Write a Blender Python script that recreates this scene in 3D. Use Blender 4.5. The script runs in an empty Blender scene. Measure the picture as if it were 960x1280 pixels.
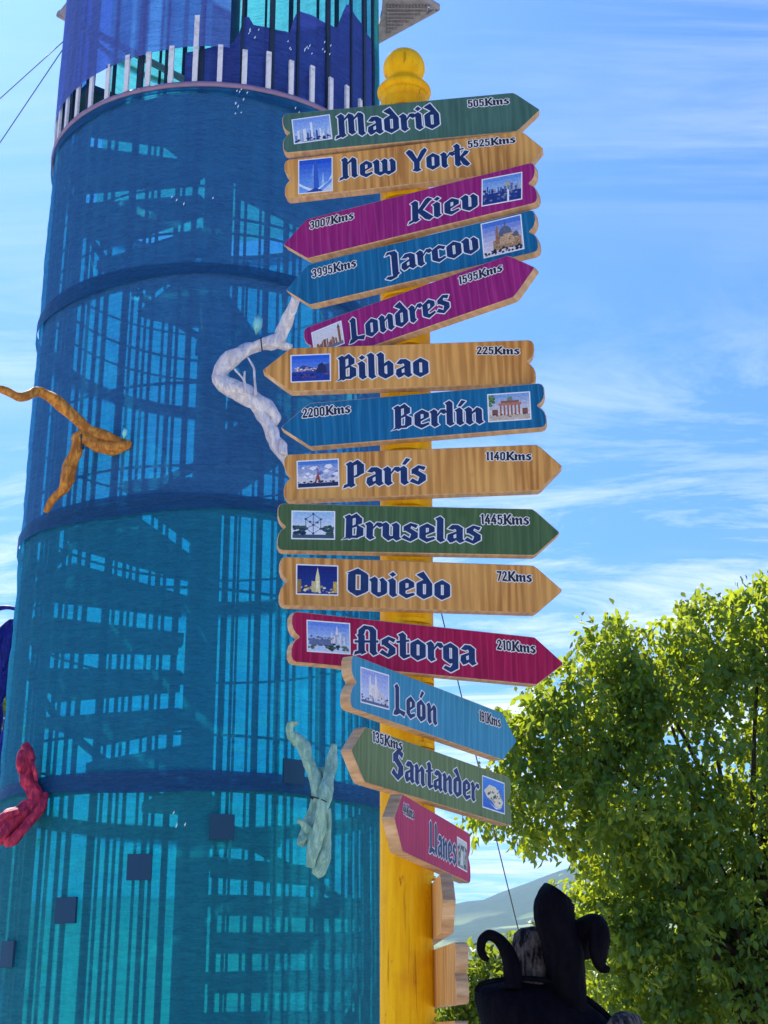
import bpy, math, random
import numpy as np
from mathutils import Vector, Matrix, noise as mnoise
from mathutils.geometry import delaunay_2d_cdt
random.seed(7); np.random.seed(7)
sc = bpy.context.scene
R_ = math.radians

# ------------------------------------------------------------------ camera
PITCH = R_(18.9); FPX = 1924.0; EYE = 1.6
cam = bpy.data.cameras.new('camera'); camo = bpy.data.objects.new('camera', cam)
sc.collection.objects.link(camo); sc.camera = camo
camo.location = (0, 0, EYE); camo.rotation_euler = (math.pi/2 + PITCH, 0, 0)
cam.sensor_fit = 'VERTICAL'; cam.sensor_height = 36.0; cam.lens = 36.0 * FPX / 1280.0
cam.clip_start = 0.05; cam.clip_end = 12000

# ------------------------------------------------------------------ light
SUN_EL, SUN_AZ = 47.0, -22.0          # azimuth from +Y, negative = towards -X
SUN_STRENGTH, SKY_STRENGTH, EXPOSURE = 5.0, 0.078, 0.92
sl = bpy.data.lights.new('sun', 'SUN'); sl.energy = SUN_STRENGTH; sl.angle = R_(0.5); sl.color = (1, .95, .87)
so = bpy.data.objects.new('sun', sl); sc.collection.objects.link(so)
sdir = Vector((math.sin(R_(SUN_AZ))*math.cos(R_(SUN_EL)), math.cos(R_(SUN_AZ))*math.cos(R_(SUN_EL)), math.sin(R_(SUN_EL))))
so.rotation_euler = sdir.to_track_quat('Z', 'Y').to_euler()

class NT:
    """small node-graph helper"""
    def __init__(s, nt): s.nt = nt; s.nt.nodes.clear()
    def n(s, t, ins=None, **kw):
        d = s.nt.nodes.new(t)
        for k, v in kw.items(): setattr(d, k, v)
        if ins:
            for k, v in ins.items():
                sock = d.inputs[k]
                if isinstance(v, bpy.types.NodeSocket): s.nt.links.new(v, sock)
                else: sock.default_value = v
        return d
    def math(s, op, a, b=0.0, c=None):
        ins = {0: a, 1: b}
        if c is not None: ins[2] = c
        return s.n('ShaderNodeMath', ins, operation=op).outputs[0]
    def ramp(s, f, stops):
        d = s.n('ShaderNodeValToRGB', {0: f}); cr = d.color_ramp
        while len(cr.elements) < len(stops): cr.elements.new(0.5)
        for e, (p, c) in zip(cr.elements, stops):
            e.position = p; e.color = c if len(c) == 4 else (*c, 1)
        return d.outputs[0]
    def mix(s, f, a, b, blend='MIX'):
        d = s.n('ShaderNodeMix', data_type='RGBA', blend_type=blend)
        for i, v in ((0, f), (6, a), (7, b)):
            if isinstance(v, bpy.types.NodeSocket): s.nt.links.new(v, d.inputs[i])
            else: d.inputs[i].default_value = v if i == 0 or len(v) == 4 else (*v, 1)
        return d.outputs[2]
    def noise(s, vec, scale, detail=4, rough=.55, dist=0.0):
        return s.n('ShaderNodeTexNoise', {'Vector': vec, 'Scale': scale, 'Detail': detail, 'Roughness': rough, 'Distortion': dist}).outputs[0]
    def mapping(s, vec, scale=(1, 1, 1), rot=(0, 0, 0), loc=(0, 0, 0)):
        return s.n('ShaderNodeMapping', {'Vector': vec, 'Scale': scale, 'Rotation': rot, 'Location': loc}).outputs[0]

w = bpy.data.worlds.new('World'); sc.world = w; w.use_nodes = True
g = NT(w.node_tree)
sky = g.n('ShaderNodeTexSky', sky_type='NISHITA', sun_disc=False)
sky.sun_elevation = R_(SUN_EL); sky.sun_rotation = R_(SUN_AZ)
sky.air_density = 1.0; sky.dust_density = 0.7; sky.ozone_density = 2.0; sky.altitude = 100
tc = g.n('ShaderNodeTexCoord').outputs['Generated']
sx = g.n('ShaderNodeSeparateXYZ', {0: tc})
zz = g.math('ADD', g.math('MAXIMUM', sx.outputs[2], 0.0), 0.12)
pl = g.n('ShaderNodeCombineXYZ', {0: g.math('DIVIDE', sx.outputs[0], zz), 1: g.math('DIVIDE', sx.outputs[1], zz), 2: 0.0}).outputs[0]
c1 = g.noise(g.mapping(pl, (0.62, 4.6, 1), (0, 0, R_(9)), (3.1, 1.7, 0)), 1.5, 9, .66, .7)
c2 = g.noise(g.mapping(pl, (.8, .9, 1), (0, 0, R_(-25)), (7.3, 4.2, 0)), .9, 4, .5, .2)
c3 = g.noise(g.mapping(pl, (.9, 2.3, 1), (0, 0, R_(-38)), (1.3, 9.2, 0)), 1.9, 9, .70, .9)
m1 = g.math('MULTIPLY', g.ramp(c1, [(.42, (0, 0, 0)), (.70, (1, 1, 1))]), g.ramp(c2, [(.44, (0, 0, 0)), (.64, (1, 1, 1))]))
low = g.n('ShaderNodeMapRange', {0: sx.outputs[2], 1: .46, 2: .12, 3: 0.0, 4: 1.0}).outputs[0]
m3 = g.math('MULTIPLY', g.ramp(c3, [(.46, (0, 0, 0)), (.66, (1, 1, 1))]), low)
cm = g.math('MINIMUM', g.math('ADD', g.math('MULTIPLY', m1, .36), g.math('MULTIPLY', m3, 1.25)), .92)
base = g.mix(1.0, sky.outputs[0], (.42, .76, 1.40, 1), 'MULTIPLY')
cloud = g.n('ShaderNodeRGB'); cloud.outputs[0].default_value = (9.0, 9.5, 10.2, 1)
col = g.mix(cm, base, cloud.outputs[0])
bg = g.n('ShaderNodeBackground', {0: col, 1: SKY_STRENGTH})
g.n('ShaderNodeOutputWorld', {0: bg.outputs[0]})

vs = sc.view_settings
vs.view_transform = 'Standard'; vs.look = 'None'; vs.exposure = EXPOSURE; vs.gamma = 1.0; vs.use_curve_mapping = False
sc.cycles.max_bounces = 10; sc.cycles.transparent_max_bounces = 24; sc.cycles.transmission_bounces = 8
sc.cycles.volume_bounces = 0

# ------------------------------------------------------------------ helpers
COL = sc.collection
def ray(px, py):
    c, s = math.cos(PITCH), math.sin(PITCH)
    return Vector((px-480, FPX*c-(640-py)*s, FPX*s+(640-py)*c))
def at(px, py, Y):
    """point of the place on the vertical plane at distance Y"""
    d = ray(px, py); return Vector((0, 0, EYE)) + d*(Y/d.y)

def mesh(name, V, F, smooth=False):
    me = bpy.data.meshes.new(name); me.from_pydata([tuple(v) for v in V], [], F); me.update()
    if smooth: me.polygons.foreach_set('use_smooth', [True]*len(me.polygons))
    return me
def link(name, data, mat=None, parent=None, loc=None):
    o = bpy.data.objects.new(name, data); COL.objects.link(o)
    if mat is not None and data is not None and not data.materials:
        for m in (mat if isinstance(mat, (list, tuple)) else [mat]): data.materials.append(m)
    if parent: o.parent = parent
    if loc is not None: o.location = loc
    return o
def empty(name, loc=(0, 0, 0), rz=0):
    o = bpy.data.objects.new(name, None); COL.objects.link(o); o.location = loc; o.rotation_euler.z = rz; o.empty_display_size = .1
    return o
def tag(o, label=None, cat=None, group=None, kind=None):
    for k, v in (('label', label), ('category', cat), ('group', group), ('kind', kind)):
        if v: o[k] = v
    return o

class MB:
    def __init__(s): s.V = []; s.F = []
    def add(s, V, F):
        b = len(s.V); s.V += [tuple(v) for v in V]; s.F += [tuple(i+b for i in f) for f in F]; return s
    def box(s, x0, x1, y0, y1, z0, z1):
        return s.add([(x0,y0,z0),(x1,y0,z0),(x1,y1,z0),(x0,y1,z0),(x0,y0,z1),(x1,y0,z1),(x1,y1,z1),(x0,y1,z1)],
                     [(3,2,1,0),(4,5,6,7),(0,1,5,4),(1,2,6,5),(2,3,7,6),(3,0,4,7)])
    def tube(s, pts, rad, n=8, jit=0.0, sub=1, oval=1.0, seed=0):
        P = [Vector(p) for p in pts]; Rr = list(rad) if hasattr(rad, '__len__') else [rad]*len(P)
        if sub > 1:
            Q = []; q = []
            for i in range(len(P)-1):
                p0 = P[max(i-1, 0)]; p1 = P[i]; p2 = P[i+1]; p3 = P[min(i+2, len(P)-1)]
                for k in range(sub):
                    t = k/sub
                    Q.append(.5*((2*p1)+(p2-p0)*t+(2*p0-5*p1+4*p2-p3)*t*t+(3*p1-p0-3*p2+p3)*t**3)); q.append(Rr[i]*(1-t)+Rr[i+1]*t)
            Q.append(P[-1]); q.append(Rr[-1]); P, Rr = Q, q
        V = []; F = []; up = None
        for i, p in enumerate(P):
            t = (P[min(i+1, len(P)-1)]-P[max(i-1, 0)]).normalized()
            if up is None:
                up = Vector((0, 0, 1)) if abs(t.z) < .9 else Vector((1, 0, 0))
            a = t.cross(up).normalized(); b = a.cross(t).normalized(); up = b
            for k in range(n):
                th = 2*math.pi*k/n
                d = a*math.cos(th)+b*math.sin(th)*oval
                r = Rr[i]
                if jit: r *= 1+jit*(mnoise.noise(Vector((p.x*9+d.x*1.1+seed, p.y*9+d.y*1.1, p.z*9+d.z*1.1)))*1.6+.5*mnoise.noise(Vector((k*1.7+seed, i*.35, seed))))
                V.append(p+d*r)
        m = len(P)
        for i in range(m-1):
            for k in range(n):
                k2 = (k+1) % n; F.append((i*n+k, i*n+k2, (i+1)*n+k2, (i+1)*n+k))
        F.append(tuple(range(n))[::-1]); F.append(tuple((m-1)*n+k for k in range(n)))
        return s.add(V, F)
    def build(s, name, mat, parent=None, smooth=False, loc=None):
        return link(name, mesh(name, s.V, s.F, smooth), mat, parent, loc)

def material(name):
    m = bpy.data.materials.new(name); m.use_nodes = True
    return m, NT(m.node_tree)
def surf(g, color, rough=.6, spec=.3, bump=None, bstr=.2, bdist=.01, metal=0.0):
    ins = {'Base Color': color, 'Roughness': rough, 'Specular IOR Level': spec, 'Metallic': metal}
    if bump is not None:
        ins['Normal'] = g.n('ShaderNodeBump', {'Height': bump, 'Strength': bstr, 'Distance': bdist}).outputs[0]
    b = g.n('ShaderNodeBsdfPrincipled', ins)
    g.n('ShaderNodeOutputMaterial', {0: b.outputs[0]}); return b
def c4(c): return (*c, 1)

def m_wood(name, base, dark, light=None, paint=False, seed=0.0):
    m, g = material(name)
    tc = g.n('ShaderNodeTexCoord').outputs['Object']
    v = g.mapping(tc, (1, .045, .3), (0, 0, R_(1.2)), (seed, seed*.37, 0))
    f1 = g.noise(v, 95, 5, .6, .25)
    v2 = g.mapping(tc, (1, .10, .3), (0, 0, 0), (seed*2.1, 0, 0))
    f2 = g.noise(v2, 22, 3, .5, .6)
    rings = g.n('ShaderNodeTexWave', {'Vector': g.mapping(tc, (1, .12, .4), (0, 0, 0), (seed, seed, 0)), 'Scale': 13, 'Distortion': 8.5, 'Detail': 3, 'Detail Scale': 1.1}, wave_type='BANDS', bands_direction='X').outputs[1]
    big = g.noise(g.mapping(tc, (1, .5, 1), (0, 0, 0), (seed*3, seed, 0)), 5, 2, .5)
    kv = g.n('ShaderNodeTexVoronoi', {'Vector': g.mapping(tc, (1, .85, 1), (0, 0, 0), (seed*5+.3, seed*1.3, 0)), 'Scale': 5.0}).outputs['Distance']
    knot = g.ramp(kv, [(.03, (1, 1, 1)), (.11, (0, 0, 0))])
    if paint:
        a = g.mix(g.math('MULTIPLY', g.ramp(f1, [(.40, (0, 0, 0)), (.64, (1, 1, 1))]), .75), c4(base), c4(dark))
        a = g.mix(g.math('MULTIPLY', g.ramp(f2, [(.35, (0, 0, 0)), (.7, (1, 1, 1))]), .42), a, c4(dark))
        if light: a = g.mix(g.math('MULTIPLY', g.ramp(rings, [(.80, (0, 0, 0)), (.98, (1, 1, 1))]), .30), a, c4(light))
        a = g.mix(g.math('MULTIPLY', knot, .45), a, (dark[0]*.5, dark[1]*.5, dark[2]*.5, 1))
        st = g.ramp(g.noise(g.mapping(tc, (1, .35, 1), (0, 0, 0), (seed*7, 0, 0)), 16, 6, .7, .6), [(.56, (0, 0, 0)), (.74, (1, 1, 1))])
        a = g.mix(g.math('MULTIPLY', st, .30), a, (dark[0]*.7, dark[1]*.7, dark[2]*.7, 1))
        surf(g, a, .6, .16, f1, .25, .004)
    else:
        a = g.mix(g.math('MULTIPLY', g.ramp(rings, [(.25, (0, 0, 0)), (.95, (1, 1, 1))]), .85), c4(base), c4(dark))
        a = g.mix(g.math('MULTIPLY', g.ramp(f1, [(.44, (0, 0, 0)), (.60, (1, 1, 1))]), .65), a, c4(dark))
        a = g.mix(g.math('MULTIPLY', g.ramp(big, [(.38, (0, 0, 0)), (.62, (1, 1, 1))]), .55), a, c4(light or base))
        a = g.mix(g.math('MULTIPLY', knot, .8), a, (dark[0]*.35, dark[1]*.28, dark[2]*.3, 1))
        surf(g, a, .55, .2, f1, .2, .004)
    return m

def m_edge():
    m, g = material('bare_pine_edge')
    tc = g.n('ShaderNodeTexCoord').outputs['Object']
    f = g.noise(g.mapping(tc, (1, 1, .25)), 60, 5, .6, .3)
    f2 = g.noise(tc, 9, 3, .5)
    a = g.ramp(f, [(.3, (.42, .24, .12)), (.55, (.62, .40, .22)), (.75, (.72, .50, .31))])
    a = g.mix(g.math('MULTIPLY', g.ramp(f2, [(.45, (0, 0, 0)), (.7, (1, 1, 1))]), .5), a, (.36, .25, .18, 1))
    surf(g, a, .65, .2, f, .3, .003); return m

def m_plain(name, color, rough=.6, var=.25, scale=12, bstr=.25, spec=.3, dark=None, metal=0.0, bd=.01, stretch=(1, 1, 1)):
    m, g = material(name)
    tc = g.n('ShaderNodeTexCoord').outputs['Object']
    f = g.noise(g.mapping(tc, stretch), scale, 6, .6, .1)
    d = dark or tuple(x*(1-var) for x in color); l = tuple(min(1, x*(1+var*.7)) for x in color)
    a = g.ramp(f, [(.3, d), (.52, color), (.75, l)])
    surf(g, a, rough, spec, f, bstr, bd, metal); return m

# ------------------------------------------------------------------ ground, hills, haze
def m_ground():
    m, g = material('pale_paving_and_grass')
    geo = g.n('ShaderNodeNewGeometry').outputs['Position']
    dist = g.n('ShaderNodeVectorMath', {0: geo, 1: (0, 5, 0)}, operation='DISTANCE').outputs['Value']
    wob = g.math('ADD', dist, g.math('MULTIPLY', g.noise(geo, .12, 4), 16))
    near = g.ramp(g.math('DIVIDE', wob, 100), [(.40, (0, 0, 0)), (.43, (1, 1, 1))])
    bk = g.n('ShaderNodeTexBrick', {'Vector': geo, 'Scale': 2.2, 'Mortar Size': .012, 'Color1': (.62, .56, .46, 1), 'Color2': (.56, .50, .41, 1), 'Mortar': (.33, .31, .28, 1)}).outputs[0]
    f = g.noise(geo, 1.3, 6); pave = g.mix(g.math('MULTIPLY', f, .35), bk, (.44, .42, .38, 1))
    gr = g.ramp(g.noise(geo, .6, 7, .7), [(.3, (.035, .07, .02)), (.6, (.07, .12, .10)), (.8, (.12, .15, .05))])
    surf(g, g.mix(near, pave, gr), .85, .15, f, .2, .02); return m
gm = MB(); NG = 40
gv = [(-4300+8600*i/NG, -900+5600*j/NG, 0) for j in range(NG+1) for i in range(NG+1)]
gm.add(gv, [(j*(NG+1)+i, j*(NG+1)+i+1, (j+1)*(NG+1)+i+1, (j+1)*(NG+1)+i) for j in range(NG) for i in range(NG)])
tag(gm.build('ground', m_ground()), kind='structure')

def m_hill():
    m, g = material('wooded_hillside_with_fields')
    geo = g.n('ShaderNodeNewGeometry').outputs['Position']
    f = g.noise(g.mapping(geo, (1, .45, 1)), .0045, 5, .55, .4)
    vo = g.n('ShaderNodeTexVoronoi', {'Vector': g.mapping(geo, (1, .4, 1)), 'Scale': .018}).outputs['Color']
    tv = g.n('ShaderNodeSeparateColor', {0: vo})
    field = g.mix(tv.outputs[0], (.20, .30, .09, 1), (.30, .33, .15, 1))
    wood = g.ramp(g.noise(geo, .05, 6, .7), [(.35, (.02, .045, .02)), (.7, (.05, .09, .03))])
    z = g.n('ShaderNodeSeparateXYZ', {0: geo}).outputs[2]
    hi = g.n('ShaderNodeMapRange', {0: z, 1: 175.0, 2: 125.0}).outputs[0]
    mk = g.math('MULTIPLY', g.ramp(f, [(.47, (0, 0, 0)), (.50, (1, 1, 1))]), hi)
    surf(g, g.mix(mk, wood, field), .9, .1); return m
def hill_h(x, y):
    r = 0.0
    ridge = 232 + 30*mnoise.noise(Vector((x*.0011+3, 0, 0))) + 16*mnoise.noise(Vector((x*.004, 5, 0))) + 55*math.exp(-((x-380)/190)**2) - 30*math.exp(-((x-120)/120)**2)+8*mnoise.noise(Vector((x*.02, 1, 0)))
    t = max(0, min(1, (y-900)/1900)); r = ridge*(t*t*(3-2*t))
    spur = 88*math.exp(-((y-1650-x*.3)/240)**2)*(.75+.5*mnoise.noise(Vector((x*.0016, 9, 0))))
    return max(-2, r*.96 + spur*.35 + 9*mnoise.noise(Vector((x*.006, y*.006, 2)))*t) - (0 if t > 0 else 2)
hm = MB(); NX, NY = 220, 70
hm.add([(-3600+7200*i/NX, 850+2600*j/NY, hill_h(-3600+7200*i/NX, 850+2600*j/NY)) for j in range(NY+1) for i in range(NX+1)],
       [(j*(NX+1)+i, j*(NX+1)+i+1, (j+1)*(NX+1)+i+1, (j+1)*(NX+1)+i) for j in range(NY) for i in range(NX)])
tag(hm.build('hills', m_hill(), smooth=True), kind='structure')

# ------------------------------------------------------------------ lettering: broken-letter alphabet as strokes
W_ = 18
def S(x, y0, y1, w=W_):
    return [(x, y0+6), (x+w*.55, y0-4), (x+w+5, y0+5), (x+w, y0+12), (x+w, y1-5), (x+w*.5, y1+5), (x-5, y1-5), (x, y1-12)]
GL = {}
def G(ch, adv, *polys): GL[ch] = (adv, list(polys))
oL = [(0, 11), (18, 0), (18, 62), (0, 51)]; oR = [(26, 0), (44, 11), (44, 51), (26, 62)]
oT = [(2, 54), (22, 68), (42, 54), (28, 50), (16, 50)]; oB = [(2, 8), (20, -5), (42, 8), (28, 13), (16, 13)]
ac = [(4, 72), (16, 95), (28, 90), (13, 70)]
dot = [(0, 79), (9, 70), (19, 79), (10, 89)]
G('o', 50, oL, oR, oT, oB); G('ó', 50, oL, oR, oT, oB, [(x+10, y+2) for x, y in ac])
G('e', 48, oL, oT, [(26, 30), (42, 38), (42, 52), (26, 62)], [(14, 20), (42, 37), (40, 44), (14, 29)], [(2, 8), (20, -5), (44, 9), (40, 17), (24, 11), (14, 14)])
G('c', 44, oL, [(2, 54), (22, 68), (42, 56), (36, 44), (26, 52), (16, 50)], [(2, 8), (20, -5), (42, 9), (38, 17), (24, 11), (14, 14)])
G('a', 50, S(25, 0, 58), [(0, 10), (8, -4), (22, 4), (18, 14), (17, 26), (28, 34), (28, 42), (2, 28)], [(4, 4), (14, -2), (30, 12), (28, 17), (12, 12)], [(2, 50), (14, 66), (30, 66), (44, 54), (40, 46), (26, 54), (16, 46)])
G('n', 54, S(0, 0, 62), S(28, 0, 57), [(14, 42), (32, 64), (44, 56), (30, 48), (16, 36)])
G('m', 82, S(0, 0, 62), S(28, 0, 57), S(56, 0, 57), [(14, 42), (32, 64), (44, 56), (30, 48), (16, 36)], [(42, 42), (60, 64), (72, 56), (58, 48), (44, 36)])
G('r', 44, S(0, 0, 62), [(14, 40), (28, 64), (40, 64), (46, 52), (36, 44), (28, 52), (16, 34)])
G('i', 27, S(0, 0, 62), dot); G('í', 27, S(0, 0, 62), ac)
G('l', 28, S(0, 0, 92))
G('b', 50, S(0, 6, 92), [(26, 0), (44, 11), (44, 50), (32, 64), (22, 58), (26, 50)], oB, [(12, 48), (30, 64), (36, 60), (30, 50), (16, 40)])
G('d', 50, oL, oB, [(26, 0), (44, 11), (44, 52), (20, 96), (4, 86), (0, 82), (27, 60)], [(2, 54), (20, 66), (32, 58), (26, 50), (16, 50)])
G('s', 46, [(3, 34), (3, 52), (22, 67), (42, 60), (37, 47), (24, 55), (21, 44)], [(3, 40), (20, 48), (42, 30), (42, 16), (24, 24)], [(42, 28), (42, 11), (22, -5), (-3, 8), (5, 20), (20, 8), (24, 24)])
G('u', 54, S(0, 6, 62), S(28, 0, 62), [(2, 9), (16, -5), (32, 8), (30, 15), (14, 12)])
G('v', 50, [(0, 11), (18, 0), (18, 60), (10, 69), (-6, 57), (0, 48)], [(26, 0), (44, 12), (44, 50), (32, 66), (22, 59), (26, 50)], oB)
G('w', 82, [(0, 11), (18, 0), (18, 60), (10, 69), (-6, 57), (0, 48)], [(27, 4), (45, 6), (45, 60), (36, 68), (22, 57), (27, 50)], [(54, 0), (72, 12), (72, 50), (60, 66), (50, 59), (54, 50)], oB, [(30, 8), (48, -5), (70, 8), (56, 13), (44, 13)])
G('k', 50, S(0, 0, 92), [(14, 34), (34, 64), (48, 58), (42, 48), (26, 34), (16, 26)], [(18, 40), (32, 32), (50, 3), (40, -6), (26, 4), (16, 28)], [(-6, 66), (30, 76), (32, 70), (-4, 60)])
G('t', 38, S(8, 0, 82), [(-2, 54), (34, 64), (36, 57), (0, 47)], [(12, 2), (20, -4), (38, 7), (35, 14), (22, 9)])
G('g', 50, oL, oR, oT, oB, [(26, 10), (26, -8), (20, -18), (6, -12), (0, -22), (22, -34), (44, -18), (44, 12)])
ft = [(-8, -8), (-5, 5), (12, 12), (14, 2)]
G('M', 90, S(4, 0, 86), S(33, 8, 82), S(62, 0, 84), [(18, 66), (36, 90), (50, 82), (34, 74), (20, 60)], [(47, 66), (65, 90), (78, 82), (63, 74), (49, 60)], ft)
G('N', 62, S(4, 0, 88), S(34, 2, 80), [(18, 64), (38, 90), (52, 80), (36, 72), (20, 58)], ft)
G('Y', 66, [(-2, 82), (10, 94), (22, 84), (38, 44), (26, 34)], [(50, 84), (62, 95), (70, 84), (46, 38), (32, 42)], [(25, 42), (44, 42), (43, 8), (50, 0), (34, -6), (18, 2), (25, 9)])
G('K', 64, S(4, 0, 88), [(18, 42), (42, 88), (50, 95), (64, 84), (54, 74), (32, 40)], [(20, 50), (36, 44), (66, 5), (54, -6), (42, 2), (20, 38)], ft)
G('J', 44, S(16, -14, 86, 19), [(20, -4), (35, -4), (30, -22), (10, -30), (-6, -20), (2, -12), (16, -14)], [(-4, 76), (4, 92), (30, 92), (30, 82), (12, 82)])
G('L', 56, S(6, 8, 90), [(-4, -6), (2, 10), (22, 16), (54, 12), (48, -5), (28, 3), (12, -5)])
G('B', 60, S(4, 0, 86), [(30, 48), (48, 58), (48, 78), (30, 92)], [(12, 80), (32, 96), (42, 84), (20, 74)], [(14, 40), (32, 56), (40, 48), (20, 38)], [(32, 0), (52, 12), (52, 40), (34, 52)], [(-6, -7), (8, 8), (36, 12), (38, 1), (16, 1)])
G('P', 56, S(4, -2, 86), [(30, 34), (50, 46), (50, 78), (30, 92)], [(12, 80), (32, 96), (44, 84), (20, 74)], [(14, 30), (32, 44), (40, 40), (30, 32)], ft)
sc14 = lambda P, f=1.42, fx=1.25: [(x*fx, y*f) for x, y in P]
G('O', 64, sc14([(0, 11), (17, 0), (17, 62), (0, 51)]), sc14([(28, 0), (45, 11), (45, 51), (28, 62)]), sc14([(-3, 54), (22, 67), (43, 54), (28, 51), (16, 51)]), sc14([(2, 8), (20, -4), (42, 8), (28, 12), (16, 12)]))
G('S', 60, *[sc14(p) for p in GL['s'][1]])
G('A', 66, S(4, 0, 66), S(36, 0, 88), [(4, 60), (4, 78), (20, 96), (44, 94), (46, 84), (24, 82), (20, 66)], [(-6, 42), (60, 50), (60, 42), (-6, 34)], ft)
k = 13
G('0', 44, [(0, 8), (k, 0), (k, 84), (0, 76)], [(24, 0), (24+k, 8), (24+k, 76), (24, 84)], [(2, 76), (18, 90), (36, 76), (24, 70), (12, 70)], [(2, 8), (18, -5), (36, 8), (24, 14), (12, 14)])
G('1', 30, [(8, 4), (16, -4), (26, 4), (22, 12), (22, 84), (8, 74)], [(-2, 70), (14, 90), (22, 84), (14, 68)])
G('2', 44, [(0, 58), (4, 78), (18, 91), (36, 78), (37, 54), (23, 58), (23, 70), (17, 76), (12, 70), (13, 56)], [(37, 56), (24, 30), (14, 14), (0, 0), (0, 10), (10, 30), (23, 60)], [(0, 0), (0, 10), (8, 16), (34, 16), (40, 12), (34, -3)])
G('3', 44, [(0, 62), (0, 76), (18, 90), (36, 78), (36, 54), (30, 46), (37, 38), (37, 10), (18, -5), (0, 8), (0, 22), (12, 20), (14, 12), (23, 12), (23, 36), (12, 40), (12, 52), (23, 56), (23, 70), (14, 74), (12, 62)])
G('4', 46, [(0, 20), (0, 34), (22, 90), (36, 84), (16, 34), (40, 34), (40, 20)], [(22, 0), (22, 56), (35, 56), (35, 0)])
G('5', 44, [(2, 40), (2, 86), (36, 86), (36, 72), (15, 72), (15, 56), (24, 58), (37, 48), (37, 10), (18, -5), (0, 8), (0, 22), (12, 20), (14, 12), (23, 12), (23, 42), (14, 44), (13, 38)])
G('6', 44, *GL['0'][1][:1], [(24, 0), (37, 8), (37, 42), (24, 52)], *GL['0'][1][2:], [(8, 42), (28, 52), (28, 42), (8, 32)])
G('7', 42, [(0, 70), (0, 86), (38, 86), (38, 72), (20, 0), (6, -3), (24, 70)])
G('8', 44, *GL['0'][1], [(6, 38), (6, 50), (32, 50), (32, 38)])
G('9', 44, [(0, 44), (k, 36), (k, 84), (0, 76)], *GL['0'][1][1:], [(6, 34), (28, 44), (28, 34), (8, 26)])
G(' ', 26)

def inflate(poly, r):
    n = len(poly); A = sum(poly[i][0]*poly[(i+1) % n][1]-poly[(i+1) % n][0]*poly[i][1] for i in range(n))
    P = [Vector(p) for p in (poly if A > 0 else poly[::-1])]; out = []
    for i in range(n):
        a, b, c = P[i-1], P[i], P[(i+1) % n]
        d1 = (b-a).normalized(); d2 = (c-b).normalized()
        n1 = Vector((d1.y, -d1.x)); n2 = Vector((d2.y, -d2.x))
        cr = d1.x*d2.y-d1.y*d2.x
        if cr > 0.5:
            out += [tuple(b+n1*r+d1*r*.35), tuple(b+n2*r-d2*r*.35)]
        else:
            m = n1+n2; den = max(.35, m.dot(m)/2); out.append(tuple(b+m*(r/den)))
    return out
def union(polys):
    V = []; F = []
    for p in polys:
        b = len(V); V += [Vector(q) for q in p]; F.append(list(range(b, b+len(p))))
    r = delaunay_2d_cdt(V, [], F, 0, 1e-4)
    def wind(p, x, y):
        c = 0
        for i in range(len(p)):
            (x0, y0), (x1, y1) = p[i-1], p[i]
            if (y0 <= y) != (y1 <= y) and (x1-x0)*(y-y0)/(y1-y0)+x0 > x: c += 1 if y1 > y0 else -1
        return c
    bb = [(min(q[0] for q in p), max(q[0] for q in p), min(q[1] for q in p), max(q[1] for q in p), p) for p in polys]
    F = []
    for f in r[2]:
        x = sum(r[0][i][0] for i in f)/len(f); y = sum(r[0][i][1] for i in f)/len(f)
        if any(a < x < b and c < y < d and wind(p, x, y) for a, b, c, d, p in bb): F.append(tuple(f))
    return [tuple(v) for v in r[0]], F
def word(text, gap=0):
    x = 0; polys = []
    for ch in text:
        adv, P = GL[ch]
        polys += [[(px+x, py) for px, py in p] for p in P]
        x += adv+gap
    return polys, x-gap-6

# ------------------------------------------------------------------ signpost
AX = Vector((.0595, 3.9, 0)); PR = .0700
M_edge = m_edge()
M_white, gg = material('white_print'); surf(gg, (.78, .80, .84, 1), .5, .3)
M_navy, gg = material('navy_print')
f = gg.noise(gg.n('ShaderNodeTexCoord').outputs['Object'], 40, 3)
surf(gg, gg.ramp(f, [(.3, (.005, .020, .095)), (.7, (.010, .040, .155))]), .45, .3)
M_black, gg = material('black_print'); surf(gg, (.012, .015, .035, 1), .5, .3)
wood_a = ((.72, .36, .10), (.38, .155, .035), (.80, .44, .13))
M_board = {
 'green': lambda s: m_wood('weathered_green_paint', (.085, .165, .070), (.038, .085, .040), (.12, .22, .11), True, s),
 'bluegreen': lambda s: m_wood('blue_green_paint', (.080, .185, .150), (.040, .105, .090), (.09, .21, .15), True, s),
 'pine': lambda s: m_wood('varnished_pine', *wood_a, False, s),
 'purple': lambda s: m_wood('magenta_paint', (.36, .020, .20), (.19, .010, .12), (.46, .08, .30), True, s),
 'crimson': lambda s: m_wood('crimson_paint', (.43, .012, .085), (.24, .006, .05), (.55, .05, .15), True, s),
 'blue': lambda s: m_wood('blue_paint', (.008, .16, .36), (.004, .085, .21), (.05, .26, .46), True, s),
 'lightblue': lambda s: m_wood('light_blue_paint', (.06, .32, .50), (.03, .20, .36), (.14, .42, .58), True, s),
 'sage': lambda s: m_wood('sage_green_paint', (.17, .25, .115), (.10, .155, .07), (.24, .32, .17), True, s),
 'rose': lambda s: m_wood('rose_paint', (.52, .045, .13), (.35, .025, .09), (.60, .10, .20), True, s),
}
TH = .029
def outline(L, t, H, d):
    h = H/2
    tail = [(-L/2+.014, h), (-L/2+.005, h-.004), (-L/2, h-.014), (-L/2, .032), (-L/2+.004, .018), (-L/2+.011, .008), (-L/2+.020, .0015)]
    P = tail[::-1]
    P = [(L/2+t-.002, .003), (L/2+.006, h-.007), (L/2-.004, h-.0005), (L/2-.02, h)] + [(x, y) for x, y in tail]
    P = P + [(x, -y) for x, y in P[::-1]]
    # dedupe and orient
    return [(x*d, y) for x, y in P]
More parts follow.
